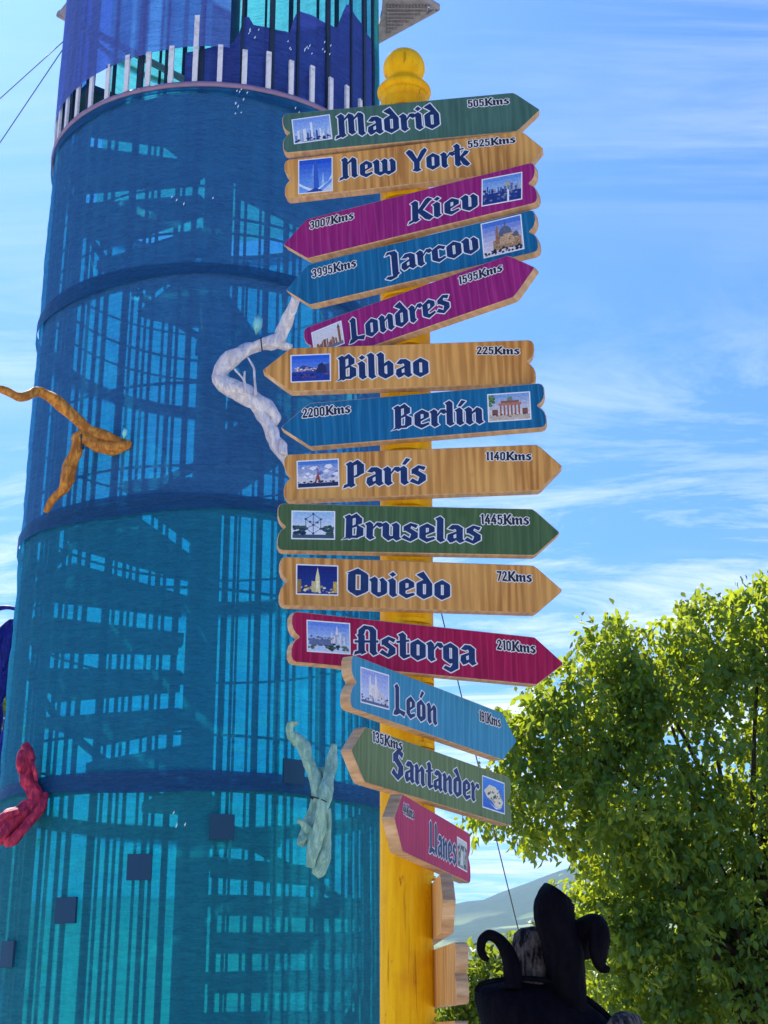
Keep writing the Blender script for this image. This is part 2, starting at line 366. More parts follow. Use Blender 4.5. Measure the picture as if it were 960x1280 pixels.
def board_mesh(L, t, H, d, seed):
    P = outline(L, t, H, d); n = len(P)
    A = sum(P[i][0]*P[(i+1) % n][1]-P[(i+1) % n][0]*P[i][1] for i in range(n))
    if A < 0: P = P[::-1]
    P = [(x+.0010*mnoise.noise(Vector((x*25, y*25, seed))), y+.0012*mnoise.noise(Vector((x*9, y*40, seed+4)))) for x, y in P]
    I = inflate(P, -.0022)
    if len(I) != n:
        I = []
        for i in range(n):
            a, b, c = Vector(P[i-1]), Vector(P[i]), Vector(P[(i+1) % n]); d1 = (b-a).normalized(); d2 = (c-b).normalized()
            m = Vector((d1.y, -d1.x))+Vector((d2.y, -d2.x)); I.append(tuple(b-m*.0011))
    V = [(x, y, 0) for x, y in I] + [(x, y, -.0025) for x, y in P] + [(x, y, -TH) for x, y in P]
    F = [tuple(range(n))]; mi = [0]
    for r in (0, 1):
        for i in range(n):
            j = (i+1) % n; F.append((r*n+j, r*n+i, (r+1)*n+i, (r+1)*n+j)); mi.append(1)
    F.append(tuple(2*n+i for i in range(n))[::-1]); mi.append(2)
    me = mesh('sign_board', V, F); me.polygons.foreach_set('material_index', mi); return me

M_pic, gg = material('printed_photo')
att = gg.n('ShaderNodeAttribute', attribute_name='print').outputs[0]
fn = gg.noise(gg.n('ShaderNodeTexCoord').outputs['Object'], 170, 6, .8, .6)
surf(gg, gg.mix(.55, att, gg.ramp(fn, [(.35, (.25, .25, .28)), (.65, (.95, .95, .95))]), 'OVERLAY'), .4, .35)
def rgb(r, g, b): return tuple(((c/255)**2.2)*.92 for c in (r, g, b))
def pic_rand(seed): return random.Random(seed)
def picture(kind):
    """flat printed holiday photo in the unit square: list of (colour, polygon)"""
    L = []; r = pic_rand(hash(kind) % 999 if False else sum(map(ord, kind)))
    def grad(c0, c1, y0=0, y1=1, n=7):
        for i in range(n):
            t = i/(n-1); L.append((tuple(c0[k]*(1-t)+c1[k]*t for k in range(3)), [(0, y0+(y1-y0)*i/n), (1, y0+(y1-y0)*i/n), (1, y1), (0, y1)]))
    def box(c, x0, y0, x1, y1): L.append((rgb(*c), [(x0, y0), (x1, y0), (x1, y1), (x0, y1)]))
    def poly(c, *p): L.append((rgb(*c), list(p)))
    def skyline(cs, x0, x1, y0, lo, hi, n):
        for i in range(n):
            x = x0+(x1-x0)*i/n; wd = (x1-x0)/n*r.uniform(.5, 1.3); box(r.choice(cs), x, y0, min(x1, x+wd), y0+r.uniform(lo, hi))
    def blobs(cs, x0, x1, y0, y1, n, s=.05):
        for i in range(n):
            x = r.uniform(x0, x1); y = r.uniform(y0, y1); a = r.uniform(.5, 1)*s
            poly(r.choice(cs), (max(0, x-a), max(0, y)), (x, max(0, y-a*.8)), (min(1, x+a), max(0, y)), (min(1, x+a*.4), min(1, y+a)), (max(0, x-a*.5), min(1, y+a*.8)))
    def dome(c, x, y, w_, h):
        poly(c, *[(x+w_*math.cos(math.pi*i/8), y+h*math.sin(math.pi*i/8)) for i in range(9)])
    if kind == 'Madrid':
        grad(rgb(175, 205, 245), rgb(120, 155, 235)); skyline([(70, 95, 160), (110, 135, 190), (200, 210, 235)], .02, .98, 0, .2, .5, 16)
        skyline([(225, 232, 245), (150, 170, 215), (60, 80, 140)], .1, .9, .02, .15, .6, 16); box((235, 240, 250), .46, .1, .52, .8); blobs([(30, 45, 100)], 0, 1, .02, .14, 22)
    elif kind == 'New York':
        grad(rgb(110, 160, 240), rgb(35, 85, 205)); poly((55, 95, 190), (.33, .1), (.62, .1), (.56, .8), (.48, .98), (.42, .8)); poly((110, 150, 225), (.33, .1), (.45, .1), (.45, .85), (.42, .8))
        poly((160, 190, 240), (.68, .2), (.78, .2), (.74, .6)); poly((225, 235, 250), (0, .30), (.12, .22), (.5, .05), (.9, .3), (1, .5), (1, .38), (.55, 0), (.4, 0), (0, .22))
        poly((40, 70, 150), (.2, 0), (.5, .12), (.8, 0)); poly((200, 215, 240), (.7, 0), (1, 0), (1, .25))
    elif kind == 'Kiev':
        grad(rgb(190, 215, 245), rgb(95, 140, 215)); skyline([(40, 60, 120), (80, 100, 150), (150, 160, 180)], 0, 1, .35, .1, .35, 18); box((35, 55, 125), 0, 0, 1, .4)
        blobs([(60, 80, 150), (20, 35, 95), (120, 130, 150)], 0, 1, .1, .55, 40, .06); box((225, 230, 245), .64, 0, .69, .45); poly((170, 165, 150), (.55, .6), (.75, .6), (.65, .82))
    elif kind == 'Jarcov':
        grad(rgb(225, 215, 225), rgb(70, 115, 205)); box((165, 130, 95), .25, .12, .97, .42); box((190, 155, 120), .38, .25, .8, .58); dome((90, 100, 125), .58, .56, .17, .24)
        poly((150, 110, 85), (.32, .3), (.42, .3), (.41, .68), (.37, .92), (.33, .68)); dome((85, 95, 120), .85, .42, .08, .16); dome((85, 95, 120), .47, .5, .06, .14); box((120, 90, 70), .57, .78, .6, .9)
        blobs([(25, 30, 55), (45, 55, 60)], 0, 1, .02, .16, 34); blobs([(90, 60, 50), (215, 185, 150)], .3, .95, .2, .5, 26, .025)
    elif kind == 'Londres':
        grad(rgb(240, 225, 215), rgb(215, 220, 235)); skyline([(150, 95, 70), (175, 120, 90), (120, 80, 75)], .1, .8, .1, .2, .42, 12); box((140, 90, 65), .86, .05, .94, .8); poly((110, 70, 60), (.85, .8), (.95, .8), (.9, .97)); box((110, 120, 140), 0, 0, 1, .14)
    elif kind == 'Bilbao':
        grad(rgb(120, 160, 235), rgb(40, 95, 215)); poly((60, 75, 140), (0, .35), (.3, .62), (.6, .5), (1, .68), (1, .3), (0, .3)); box((35, 60, 150), 0, 0, 1, .34)
        blobs([(200, 180, 190), (150, 130, 160), (230, 205, 190)], .1, .85, .36, .52, 30, .05); poly((40, 50, 95), (.62, .3), (.7, .62), (.8, .7), (.9, .56), (.92, .3)); blobs([(110, 70, 110), (25, 40, 110)], 0, 1, .1, .25, 16, .05)
    elif kind == 'Berlín':
        grad(rgb(235, 215, 200), rgb(125, 160, 215)); box((190, 175, 160), 0, 0, 1, .2)
        for i in range(6): box((150, 95, 75), .27+.09*i, .18, .30+.09*i+.012, .58)
        box((175, 120, 95), .24, .56, .8, .66); box((140, 90, 75), .3, .66, .74, .74); poly((110, 130, 110), (.44, .74), (.6, .74), (.56, .9), (.48, .88)); box((120, 80, 65), .08, .18, .22, .42); box((120, 80, 65), .82, .18, .95, .42)
        blobs([(70, 110, 60), (100, 140, 70)], .0, .14, .55, .95, 16, .07); blobs([(60, 45, 60), (200, 190, 190)], 0, 1, .12, .24, 26, .025)
    elif kind == 'París':
        grad(rgb(235, 225, 225), rgb(75, 125, 205)); blobs([(240, 240, 250), (150, 165, 200), (95, 120, 180)], 0, 1, .35, .75, 26, .12); box((35, 50, 90), 0, 0, 1, .15)
        poly((150, 75, 70), (.40, .12), (.45, .12), (.49, .3), (.53, .12), (.58, .12), (.515, .5), (.50, .93), (.485, .5)); box((150, 75, 70), .44, .28, .54, .32); blobs([(50, 60, 90), (30, 45, 80)], 0, 1, .08, .2, 22)
    elif kind == 'Bruselas':
        grad(rgb(225, 235, 245), rgb(150, 190, 235)); box((60, 85, 110), 0, 0, 1, .14); blobs([(35, 60, 80), (55, 85, 75), (25, 45, 75)], 0, .3, .15, .42, 18, .09); blobs([(35, 60, 80), (55, 85, 75)], .7, 1, .15, .45, 18, .09)
        nodes = [(.5, .92), (.5, .5), (.5, .18), (.32, .72), (.68, .72), (.32, .36), (.68, .36), (.42, .62), (.6, .6)]
        for a, b in ((0, 3), (0, 4), (3, 5), (4, 6), (5, 2), (6, 2), (0, 1), (1, 2), (3, 1), (4, 1), (5, 1), (6, 1), (7, 8)):
            p = Vector(nodes[a]); q = Vector(nodes[b]); n_ = (q-p).normalized(); n_ = Vector((-n_.y, n_.x))*.008; poly((85, 95, 120), tuple(p+n_), tuple(q+n_), tuple(q-n_), tuple(p-n_))
        for x, y in nodes: poly((60, 75, 105), *[(x+.033*math.cos(i*math.pi/4), y+.045*math.sin(i*math.pi/4)) for i in range(8)])
    elif kind == 'Oviedo':
        grad(rgb(25, 55, 135), rgb(8, 30, 110)); blobs([(215, 195, 120), (170, 150, 90), (60, 60, 70), (240, 225, 170)], 0, 1, .03, .28, 40, .05); poly((225, 215, 160), (.44, .08), (.58, .08), (.56, .6), (.51, .95), (.46, .6)); box((200, 185, 130), .36, .06, .46, .45)
        box((150, 120, 60), .0, .05, .1, .5); box((200, 165, 80), .9, .05, 1, .45); box((245, 240, 200), .48, .2, .53, .45)
    elif kind == 'Astorga':
        grad(rgb(190, 215, 250), rgb(95, 135, 225)); blobs([(60, 85, 65), (95, 110, 80), (35, 55, 45)], 0, 1, .05, .4, 44, .07); box((95, 110, 150), .03, .22, .6, .42); skyline([(210, 215, 225), (165, 170, 190)], .55, .95, .3, .15, .45, 8); poly((225, 225, 235), (.66, .6), (.7, .92), (.74, .6)); blobs([(60, 70, 110), (150, 160, 180)], .05, .6, .4, .5, 20, .04)
    elif kind == 'León':
        grad(rgb(200, 210, 240), rgb(145, 160, 225)); box((225, 215, 215), .3, .2, .6, .6); poly((235, 228, 225), (.28, .2), (.36, .2), (.35, .75), (.32, .9), (.29, .75)); poly((235, 228, 225), (.48, .2), (.58, .2), (.56, .8), (.53, .96), (.5, .8)); poly((205, 195, 200), (.58, .2), (.95, .12), (.95, .2), (.6, .5))
        blobs([(40, 45, 80), (120, 100, 100), (230, 230, 235)], 0, 1, .08, .24, 34, .04); box((90, 95, 130), 0, 0, 1, .08)
    elif kind == 'Santander':
        grad(rgb(35, 95, 190), rgb(60, 130, 225)); poly((225, 215, 180), (.05, .55), (.3, .8), (.6, .78), (.75, .6), (.95, .35), (.85, .12), (.6, .1), (.4, .3), (.2, .35)); blobs([(95, 110, 80), (150, 140, 110), (60, 75, 70), (235, 225, 200)], .25, .85, .2, .7, 34, .06); poly((240, 240, 235), (.3, .2), (.6, .04), (.85, .1), (.6, .09))
    elif kind == 'Llanes':
        grad(rgb(120, 135, 140), rgb(200, 210, 215)); blobs([(70, 95, 75), (40, 60, 55), (150, 160, 150)], 0, 1, .05, .8, 44, .12); poly((215, 220, 215), (.3, .1), (.6, .1), (.55, .6), (.4, .7))
    return L
def picture_mesh(kind, w, h):
    V = []; F = []; C = []
    e = .0032
    layers = [((.80, .82, .86), [(0, 0), (1, 0), (1, 1), (0, 1)], 1)] + [(c, p, 0) for c, p in picture(kind)]
    for i, (c, p, full) in enumerate(layers):
        b = len(V); z = .0003 + i*.0000045 + (0 if full else .0001)
        for x, y in p:
            V.append(((x-.5)*w, (y-.5)*h, z) if full else ((x-.5)*(w-2*e), (y-.5)*(h-2*e), z))
        A = sum(p[j][0]*p[(j+1) % len(p)][1]-p[(j+1) % len(p)][0]*p[j][1] for j in range(len(p)))
        F.append(tuple(range(b, b+len(p))) if A > 0 else tuple(range(b, b+len(p)))[::-1]); C += [(*c, 1)]*len(p)
    me = mesh('photo_print', V, F); at_ = me.color_attributes.new('print', 'FLOAT_COLOR', 'POINT')
    at_.data.foreach_set('color', np.array(C, dtype=np.float32).ravel()); me.materials.append(M_pic); return me

# name, direction, a, roll, u0, z, L, tip, H, paint, distance text, [word left, word right, cap top][km left, right, top][photo TL TR BR BL] in mm, label
SIGNS = [
 ('Madrid', 1, -4.7, 3.1, -.010, 4.087, .673, .068, .131, 'bluegreen', '505Kms', [(-177,-30),(117,-27),(-172,45),(201,29),(318,28),(203,54),(-306,44),(-193,50),(-197,-34),(-308,-39)], 'dark green arrow board reading Madrid 505Kms'),
 ('New York', 1, -9.1, 2.1, .007, 3.947, .686, .057, .130, 'pine', '5525Kms', [(-177,-22),(187,-24),(-175,44),(188,30),(322,29),(190,54),(-304,57),(-203,55),(-201,-56),(-302,-57)], 'bare pine arrow board reading New York 5525Kms'),
 ('Kiev', -1, -22.9, 2.1, .074, 3.786, .692, .073, .129, 'purple', '3007Kms', [(-22,-31),(176,-36),(-20,32),(-333,28),(-196,26),(-334,54),(189,50),(307,42),(305,-43),(189,-35)], 'magenta arrow board reading Kiev 3007Kms'),
 ('Jarcov', -1, -21.0, 3.4, .074, 3.640, .673, .069, .131, 'blue', '3995Kms', [(-97,-26),(171,-22),(-95,38),(-322,18),(-188,20),(-322,46),(183,60),(299,60),(296,-48),(181,-48)], 'blue arrow board reading Jarcov 3995Kms'),
 ('Londres', 1, -28.2, 6.4, .043, 3.477, .641, .067, .130, 'purple', '1595Kms', [(-175,-31),(132,-38),(-180,38),(169,27),(297,23),(170,52),(-293,42),(-193,47),(-196,-31),(-294,-30)], 'steeply tilted magenta arrow board reading Londres 1595Kms'),
 ('Bilbao', -1, -2.6, .9, .020, 3.325, .665, .074, .130, 'pine', '225Kms', [(-200,-35),(45,-31),(-199,34),(176,27),(291,22),(177,50),(-330,43),(-221,44),(-219,-37),(-330,-40)], 'bare pine arrow board reading Bilbao 225Kms'),
 ('Berlín', -1, -8.0, 1.9, .065, 3.177, .638, .076, .129, 'blue', '2200Kms', [(-88,-32),(151,-37),(-86,33),(-335,22),(-204,25),(-335,49),(168,45),(282,43),(278,-38),(163,-36)], 'blue arrow board reading Berlín 2200Kms'),
 ('París', 1, -4.6, .7, .017, 3.016, .674, .063, .131, 'pine', '1140Kms', [(-171,-32),(39,-32),(-170,36),(200,26),(319,21),(201,50),(-303,46),(-189,48),(-189,-33),(-302,-33)], 'bare pine arrow board reading París 1140Kms'),
 ('Bruselas', 1, 3.7, -.1, -.006, 2.858, .674, .067, .130, 'green', '1445Kms', [(-163,-27),(192,-33),(-166,36),(195,19),(322,20),(196,47),(-302,45),(-187,46),(-186,-35),(-299,-31)], 'leaf green arrow board reading Bruselas 1445Kms'),
 ('Oviedo', 1, 9.0, .6, -.007, 2.707, .671, .071, .131, 'pine', '72Kms', [(-161,-30),(106,-34),(-158,35),(231,20),(324,19),(232,47),(-294,46),(-185,46),(-185,-36),(-294,-34)], 'bare pine arrow board reading Oviedo 72Kms'),
 ('Astorga', 1, 23.7, .3, -.007, 2.539, .689, .080, .129, 'crimson', '210Kms', [(-170,-26),(162,-27),(-163,41),(226,20),(340,20),(227,47),(-306,46),(-187,49),(-187,-33),(-302,-34)], 'crimson arrow board reading Astorga 210Kms'),
 ('León', 1, 54.9, -2.1, -.013, 2.385, .696, .072, .130, 'lightblue', '181Kms', [(-168,-40),(22,-33),(-170,29),(225,19),(334,22),(225,47),(-313,43),(-190,49),(-190,-38),(-305,-43)], 'light blue arrow board reading León 181Kms'),
 ('Santander', -1, 57.8, -1.6, .035, 2.217, .733, .058, .131, 'sage', '135Kms', [(-245,-32),(179,-29),(-243,34),(-335,36),(-200,38),(-335,62),(202,46),(326,45),(326,-39),(201,-40)], 'sage green arrow board reading Santander 135Kms'),
 ('Llanes', -1, 73.7, -.9, -.018, 2.060, .673, .067, .132, 'rose', '44Kms', [(-97,-34),(173,-36),(-100,36),(-332,21),(-239,21),(-332,46),(182,39),(292,37),(302,-42),(190,-37)], 'rose red arrow board reading Llanes, turned far to the right'),
 (None, -1, 92.5, .5, .02, 1.895, .64, .070, .132, 'blue', None, None, 'unlettered arrow board seen from its bare pine back, tip towards the viewer'),
 (None, 1, 97.5, -.3, -.01, 1.738, .67, .070, .132, 'pine', None, None, 'unlettered board with notched end towards the viewer'),
 (None, 1, 97.0, 0, -.01, 1.572, .67, .070, .132, 'green', None, None, 'lowest board of the post, only its top showing'),
]
post = tag(empty('signpost', (AX.x, AX.y, 0)), 'yellow wooden signpost with seventeen arrow boards pointing to cities', 'signpost')

def m_yellow():
    m, g = material('glossy_yellow_paint_on_wood')
    tc = g.n('ShaderNodeTexCoord').outputs['Object']
    f = g.noise(g.mapping(tc, (1, 1, .12)), 42, 5, .6, .2); f2 = g.noise(tc, 7, 4, .6)
    f3 = g.noise(g.mapping(tc, (1, 1, .6)), 30, 6, .7, .4)
    a = g.ramp(f, [(.3, (.80, .38, .003)), (.55, (.93, .50, .005)), (.75, (.95, .58, .02))])
    a = g.mix(g.ramp(f2, [(.5, (0, 0, 0)), (.72, (.8, .8, .8))]), a, (.74, .31, .008, 1))
    a = g.mix(g.ramp(f3, [(.62, (0, 0, 0)), (.72, (1, 1, 1))]), a, (.38, .13, .015, 1))
    ck = g.noise(g.mapping(tc, (1, 1, .035)), 55, 4, .55, .3)
    a = g.mix(g.ramp(ck, [(.64, (0, 0, 0)), (.68, (.55, .55, .55))]), a, (.30, .11, .01, 1))
    surf(g, a, .5, .10, f, .35, .006); return m
M_yel = m_yellow()
# post: round pole whose section is cut flat where each board is let in
N = 40; zs = set([0, 4.20]); notches = []
for s_ in SIGNS:
    a = R_(s_[2]); notches.append((s_[5]-.080, s_[5]+.078, Vector((math.sin(a), -math.cos(a)))))
for z0, z1, n_ in notches: zs |= {round(z0, 4), round(z0+.0006, 4), round(z1, 4), round(z1-.0006, 4)}
zs = sorted(zs); V = []
for z in zs:
    for k_ in range(N):
        th = 2*math.pi*k_/N; q = Vector((math.cos(th), math.sin(th)))*PR*(1+.012*mnoise.noise(Vector((math.cos(th)*1.5, math.sin(th)*1.5, z*3))))
        for z0, z1, n_ in notches:
            if z0+.0003 < z < z1-.0003:
                ex = q.dot(n_)-(.085-TH+.0005)
                if ex > 0: q = q-n_*ex
        V.append((q.x, q.y, z))
F = [(i*N+k_, i*N+(k_+1) % N, (i+1)*N+(k_+1) % N, (i+1)*N+k_) for i in range(len(zs)-1) for k_ in range(N)]
F.append(tuple((len(zs)-1)*N+k_ for k_ in range(N)))
link('post', mesh('post', V, F), M_yel, post)
def lathe(prof, n=40):
    V = []; F = []
    for r, z in prof:
        for k_ in range(n): V.append((r*math.cos(2*math.pi*k_/n), r*math.sin(2*math.pi*k_/n), z))
    for i in range(len(prof)-1):
        for k_ in range(n): F.append((i*n+k_, i*n+(k_+1) % n, (i+1)*n+(k_+1) % n, (i+1)*n+k_))
    F.append(tuple((len(prof)-1)*n+k_ for k_ in range(n))); return V, F
prof = [(.064, 4.195), (.066, 4.222), (.071, 4.228)] + [(.066+.0135*math.cos(t), 4.243+.0145*math.sin(t)) for t in np.linspace(-1.3, 1.3, 9)] + [(.060, 4.262), (.052, 4.275), (.050, 4.281)]
cb, rb = 4.326, .0625
prof += [(rb*math.cos(t), cb+rb*math.sin(t)) for t in np.linspace(-.75, 1.53, 16)]
V, F = lathe(prof); link('finial', mesh('finial', V, F, True), M_yel, post)

def text_mesh(name, txt, p0, p1, ptop, front, back, r=4.0, gap=0):
    polys, width = word(txt, gap)
    p0 = Vector(p0)/1000; p1 = Vector(p1)/1000; pt = Vector(ptop)/1000
    wd = (p1-p0).length; hh = abs((pt-p0).y)
    ang = math.atan2((p1-p0).y, (p1-p0).x)
    sx_ = wd/width; sy_ = hh/88.0
    ca, sa = math.cos(ang), math.sin(ang)
    def T(v, z):
        x, y = v[0]*sx_, v[1]*sy_
        return (p0.x+x*ca-y*sa, p0.y+x*sa+y*ca, z)
    V1, F1 = union([inflate(p, r) for p in polys]); V2, F2 = union(polys)
    V = [T(v, .0003) for v in V1]+[T(v, .0008) for v in V2]
    F = F1+[tuple(i+len(V1) for i in f) for f in F2]
    me = mesh(name, V, F); me.materials.append(back); me.materials.append(front)
    me.polygons.foreach_set('material_index', [0]*len(F1)+[1]*len(F2)); return me

for i, (nm, d, a, ro, u0, z, L, t, H, paint, kms, pt, lab) in enumerate(SIGNS):
    a = R_(a); ro = R_(ro)
    n_ = Vector((math.sin(a), -math.cos(a), 0)); u = Vector((math.cos(a), math.sin(a), 0)); up = Vector((0, 0, 1))
    ux = u*math.cos(ro)+up*math.sin(ro); vy = -u*math.sin(ro)+up*math.cos(ro)
    O = n_*.085+u*u0+up*z
    mat = Matrix(((ux.x, vy.x, n_.x, O.x), (ux.y, vy.y, n_.y, O.y), (ux.z, vy.z, n_.z, O.z), (0, 0, 0, 1)))
    b = link('sign_board', board_mesh(L, t, H, d, i*1.7), [M_board[paint](i*1.37+.4), M_edge, M_board['pine'](i+.2)], post)
    b.matrix_local = mat; b['label'] = lab
    if nm:
        link('place_name', text_mesh('place_name', nm, pt[0], pt[1], pt[2], M_navy, M_white, 3.5, 3 if len(nm) < 5 else 0), None, b)
        link('distance', text_mesh('distance', kms, pt[3], pt[4], pt[5], M_black, M_white, 6.5), None, b)
        q = [Vector(x)/1000 for x in pt[6:]]; cx = sum(q, Vector((0, 0)))/4
        ph = link('photo_print', picture_mesh(nm, ((q[1]-q[0]).length+(q[2]-q[3]).length)/2, ((q[3]-q[0]).length+(q[2]-q[1]).length)/2), None, b)
        ph.location = (cx.x, cx.y, 0); e = (q[1]-q[0]); ph.rotation_euler.z = math.atan2(e.y, e.x)

# ------------------------------------------------------------------ tower
TA = Vector((-.968, 7.94, 0))
def TR(z): return .990 - .0072*(z-1.6)
def cyl(px, py, rr=0.0):
    """nearest point of the tower's skin seen through (px, py)"""
    d = ray(px, py); z = 3.0
    for _ in range(8):
        r = TR(z)+rr; ox, oy = -TA.x, -TA.y
        A = d.x**2+d.y**2; B = 2*(d.x*ox+d.y*oy); C_ = ox*ox+oy*oy-r*r
        D = max(0, B*B-4*A*C_); t = (-B-math.sqrt(D))/(2*A); z = EYE+d.z*t
    return Vector((d.x*t, d.y*t, z))
def tang(px, py):
    p = cyl(px, py)-TA; return math.atan2(p.y, p.x), p.z
def m_fabric(name, tr, dif, trn, fac=.5, open_=.0):
    m, g = material(name)
    tc = g.n('ShaderNodeTexCoord').outputs['Object']
    w1 = g.noise(g.mapping(tc, (1, 1, 7)), 9, 6, .65, .6)
    w2 = g.noise(g.mapping(tc, (1, 1, 2.2)), 60, 3, .6)
    fine = g.noise(g.mapping(tc, (1, 1, 5)), 22, 5, .7, .8)
    h = g.math('ADD', g.math('MULTIPLY', w1, .6), g.math('MULTIPLY', w2, .4))
    bump = g.n('ShaderNodeBump', {'Height': h, 'Strength': .55, 'Distance': .02}).outputs[0]
    v = g.ramp(h, [(.36, (.55, .60, .66)), (.62, (1.15, 1.12, 1.08))])
    d = g.n('ShaderNodeBsdfPrincipled', {'Base Color': g.mix(1.0, c4(dif), v, 'MULTIPLY'), 'Roughness': .5, 'Specular IOR Level': .35, 'Normal': bump})
    tl = g.n('ShaderNodeBsdfTranslucent', {0: g.mix(1.0, c4(trn), v, 'MULTIPLY'), 1: bump})
    tp = g.n('ShaderNodeBsdfTransparent', {0: c4(tr)})
    a = g.n('ShaderNodeMixShader', {0: .42, 1: d.outputs[0], 2: tl.outputs[0]})
    f = g.math('ADD', g.math('MULTIPLY', g.math('SUBTRACT', g.math('ADD', g.math('MULTIPLY', h, .5), g.math('MULTIPLY', fine, .5)), .5), .9), fac)
    b = g.n('ShaderNodeMixShader', {0: f, 1: a.outputs[0], 2: tp.outputs[0]})
    g.n('ShaderNodeOutputMaterial', {0: b.outputs[0]}); return m
M_fabs = [m_fabric('teal_mesh_fabric', (.12, .70, .74), (.024, .44, .58), (.03, .62, .66), .45),  # tier tints carry sky reflection and inner shade, bluer towards the top
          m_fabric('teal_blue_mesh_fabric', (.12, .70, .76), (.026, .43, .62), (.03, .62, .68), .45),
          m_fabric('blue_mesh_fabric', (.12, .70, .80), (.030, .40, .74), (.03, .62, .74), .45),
          m_fabric('deep_blue_sky_tint_fabric', (.14, .70, .82), (.085, .33, .84), (.04, .58, .78), .40),
          m_fabric('violet_sky_tint_fabric', (.16, .40, .9), (.19, .25, .80), (.05, .25, .6), .20)]
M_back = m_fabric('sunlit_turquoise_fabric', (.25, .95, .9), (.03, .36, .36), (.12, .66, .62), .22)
M_hem = m_fabric('double_layer_blue_hem', (.1, .5, .7), (.012, .12, .33), (.02, .2, .4), .10)
M_shade = m_fabric('plum_blue_shade', (.1, .2, .7), (.065, .10, .42), (.02, .03, .2), .08)  # shadow tone put into the colour of the jagged sheet
M_dkframe = m_plain('dark_painted_timber', (.018, .035, .07), .6, .3, 20)
M_white_wood = m_plain('weathered_white_paint', (.78, .76, .80), .6, .2, 25, dark=(.5, .48, .52))
M_pinkrail = m_plain('faded_mauve_rail', (.30, .20, .32), .6, .2, 18)
M_tread = m_plain('dark_stair_boards', (.020, .085, .13), .7, .35, 14)
M_grey = m_plain('grey_perforated_deck', (.30, .28, .31), .6, .3, 30)

tower = tag(empty('stair_tower', tuple(TA)), 'tall round stair tower wrapped in blue-green mesh fabric behind the signpost', 'tower')
def skin(name, z0, z1, mat, a0=0, a1=2*math.pi, dr=0.0, n=192, nz=26, topf=None, botf=None, seed=0.0, amp=1.0):
    V = []; F = []
    for j in range(nz+1):
        for i in range(n+1):
            th = a0+(a1-a0)*i/n
            zb = z0+(botf(th) if botf else 0); zt = z1+(topf(th) if topf else 0)
            z = zb+(zt-zb)*j/nz; q = j/nz
            ridge = abs(math.sin(th*32))*.013*amp              # cloth pulled tight over the uprights
            r = TR(z)+dr-ridge*min(1, 6*q*(1-q)+.25)+amp*(.007*mnoise.noise(Vector((math.cos(th)*3, math.sin(th)*3, z*2.5+seed)))+.006*mnoise.noise(Vector((math.cos(th)*2, math.sin(th)*2, z*14+seed)))+.003*mnoise.noise(Vector((math.cos(th)*11, math.sin(th)*11, z*1.3+seed))))
            V.append((r*math.cos(th), r*math.sin(th), z))
    for j in range(nz):
        for i in range(n): F.append((j*(n+1)+i, j*(n+1)+i+1, (j+1)*(n+1)+i+1, (j+1)*(n+1)+i))
    return link(name, mesh(name, V, F, True), mat, tower)
HZ = [0.02, 1.45, 2.73, 4.06, 5.30, 6.37]
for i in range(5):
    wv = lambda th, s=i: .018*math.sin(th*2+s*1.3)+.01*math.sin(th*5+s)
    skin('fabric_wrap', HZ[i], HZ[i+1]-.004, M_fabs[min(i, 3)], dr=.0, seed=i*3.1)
    # hem of the piece above laps over the hoop: a darker double layer
    skin('fabric_hem', HZ[i+1]-.058, HZ[i+1]+(.02 if i < 4 else -.004), M_hem, dr=.013, nz=3, botf=wv, seed=i*5.3, amp=.4)
def hoop(z, dr, rad, mat, name='hoop', dz=0.0, tilt=0.0, ph=0.0, n=96):
    mb = MB(); V = []; F = []
    for i in range(n):
        th = 2*math.pi*i/n; zz_ = z+tilt*math.cos(th-ph)
        for k_ in range(6):
            ak = 2*math.pi*k_/6; r = TR(z)+dr+rad*math.cos(ak)*.7
            V.append((r*math.cos(th), r*math.sin(th), zz_+(rad+dz)*math.sin(ak)))
    for i in range(n):
        for k_ in range(6): F.append((i*6+k_, ((i+1) % n)*6+k_, ((i+1) % n)*6+(k_+1) % 6, i*6+(k_+1) % 6))
    mb.add(V, F); return mb.build(name, mat, tower, True)
for i, z in enumerate(HZ[1:5]):
    hoop(z-.03, -.045, .030, M_dkframe, dz=.012)
    hoop(z+.16+.05*(i % 2), -.03, .007, M_dkframe, 'wire_hoop', tilt=.02, ph=i*2.0)
hoop(4.70, -.03, .007, M_dkframe, 'wire_hoop', tilt=.03, ph=1.0); hoop(5.62, -.03, .008, M_dkframe, 'wire_hoop', tilt=.02, ph=2.6)
hoop(5.80, -.03, .006, M_dkframe, 'wire_hoop', tilt=.02, ph=.6); hoop(3.6, -.03, .007, M_dkframe, 'wire_hoop', tilt=.025, ph=4)
hoop(6.385, .006, .017, M_pinkrail, 'deck_rim')
# uprights
NS = 64
for i in range(NS):
    th = 2*math.pi*(i+.25*math.sin(i*2.3))/NS
    mb = MB(); wd = .0065 if i % 4 else .014
    r0, r1 = TR(0)-.028, TR(8.8)-.028
    V = []
    for z, r in ((0, r0), (6.34, TR(6.34)-.028)) if i % 2 else ((0, r0), (8.8, r1)):
        for dx, dy in ((-.008, -wd), (.008, -wd), (.008, wd), (-.008, wd)):
            V.append(((r+dx)*math.cos(th)-dy*math.sin(th), (r+dx)*math.sin(th)+dy*math.cos(th), z))
    mb.add(V, [(0, 1, 5, 4), (1, 2, 6, 5), (2, 3, 7, 6), (3, 0, 4, 7), (4, 5, 6, 7), (3, 2, 1, 0)])
    mb.build('upright', M_dkframe, tower)
# central column
V, F = lathe([(.085, 0), (.085, 8.6)], 20); link('central_column', mesh('central_column', V, F, True), M_tread, tower)
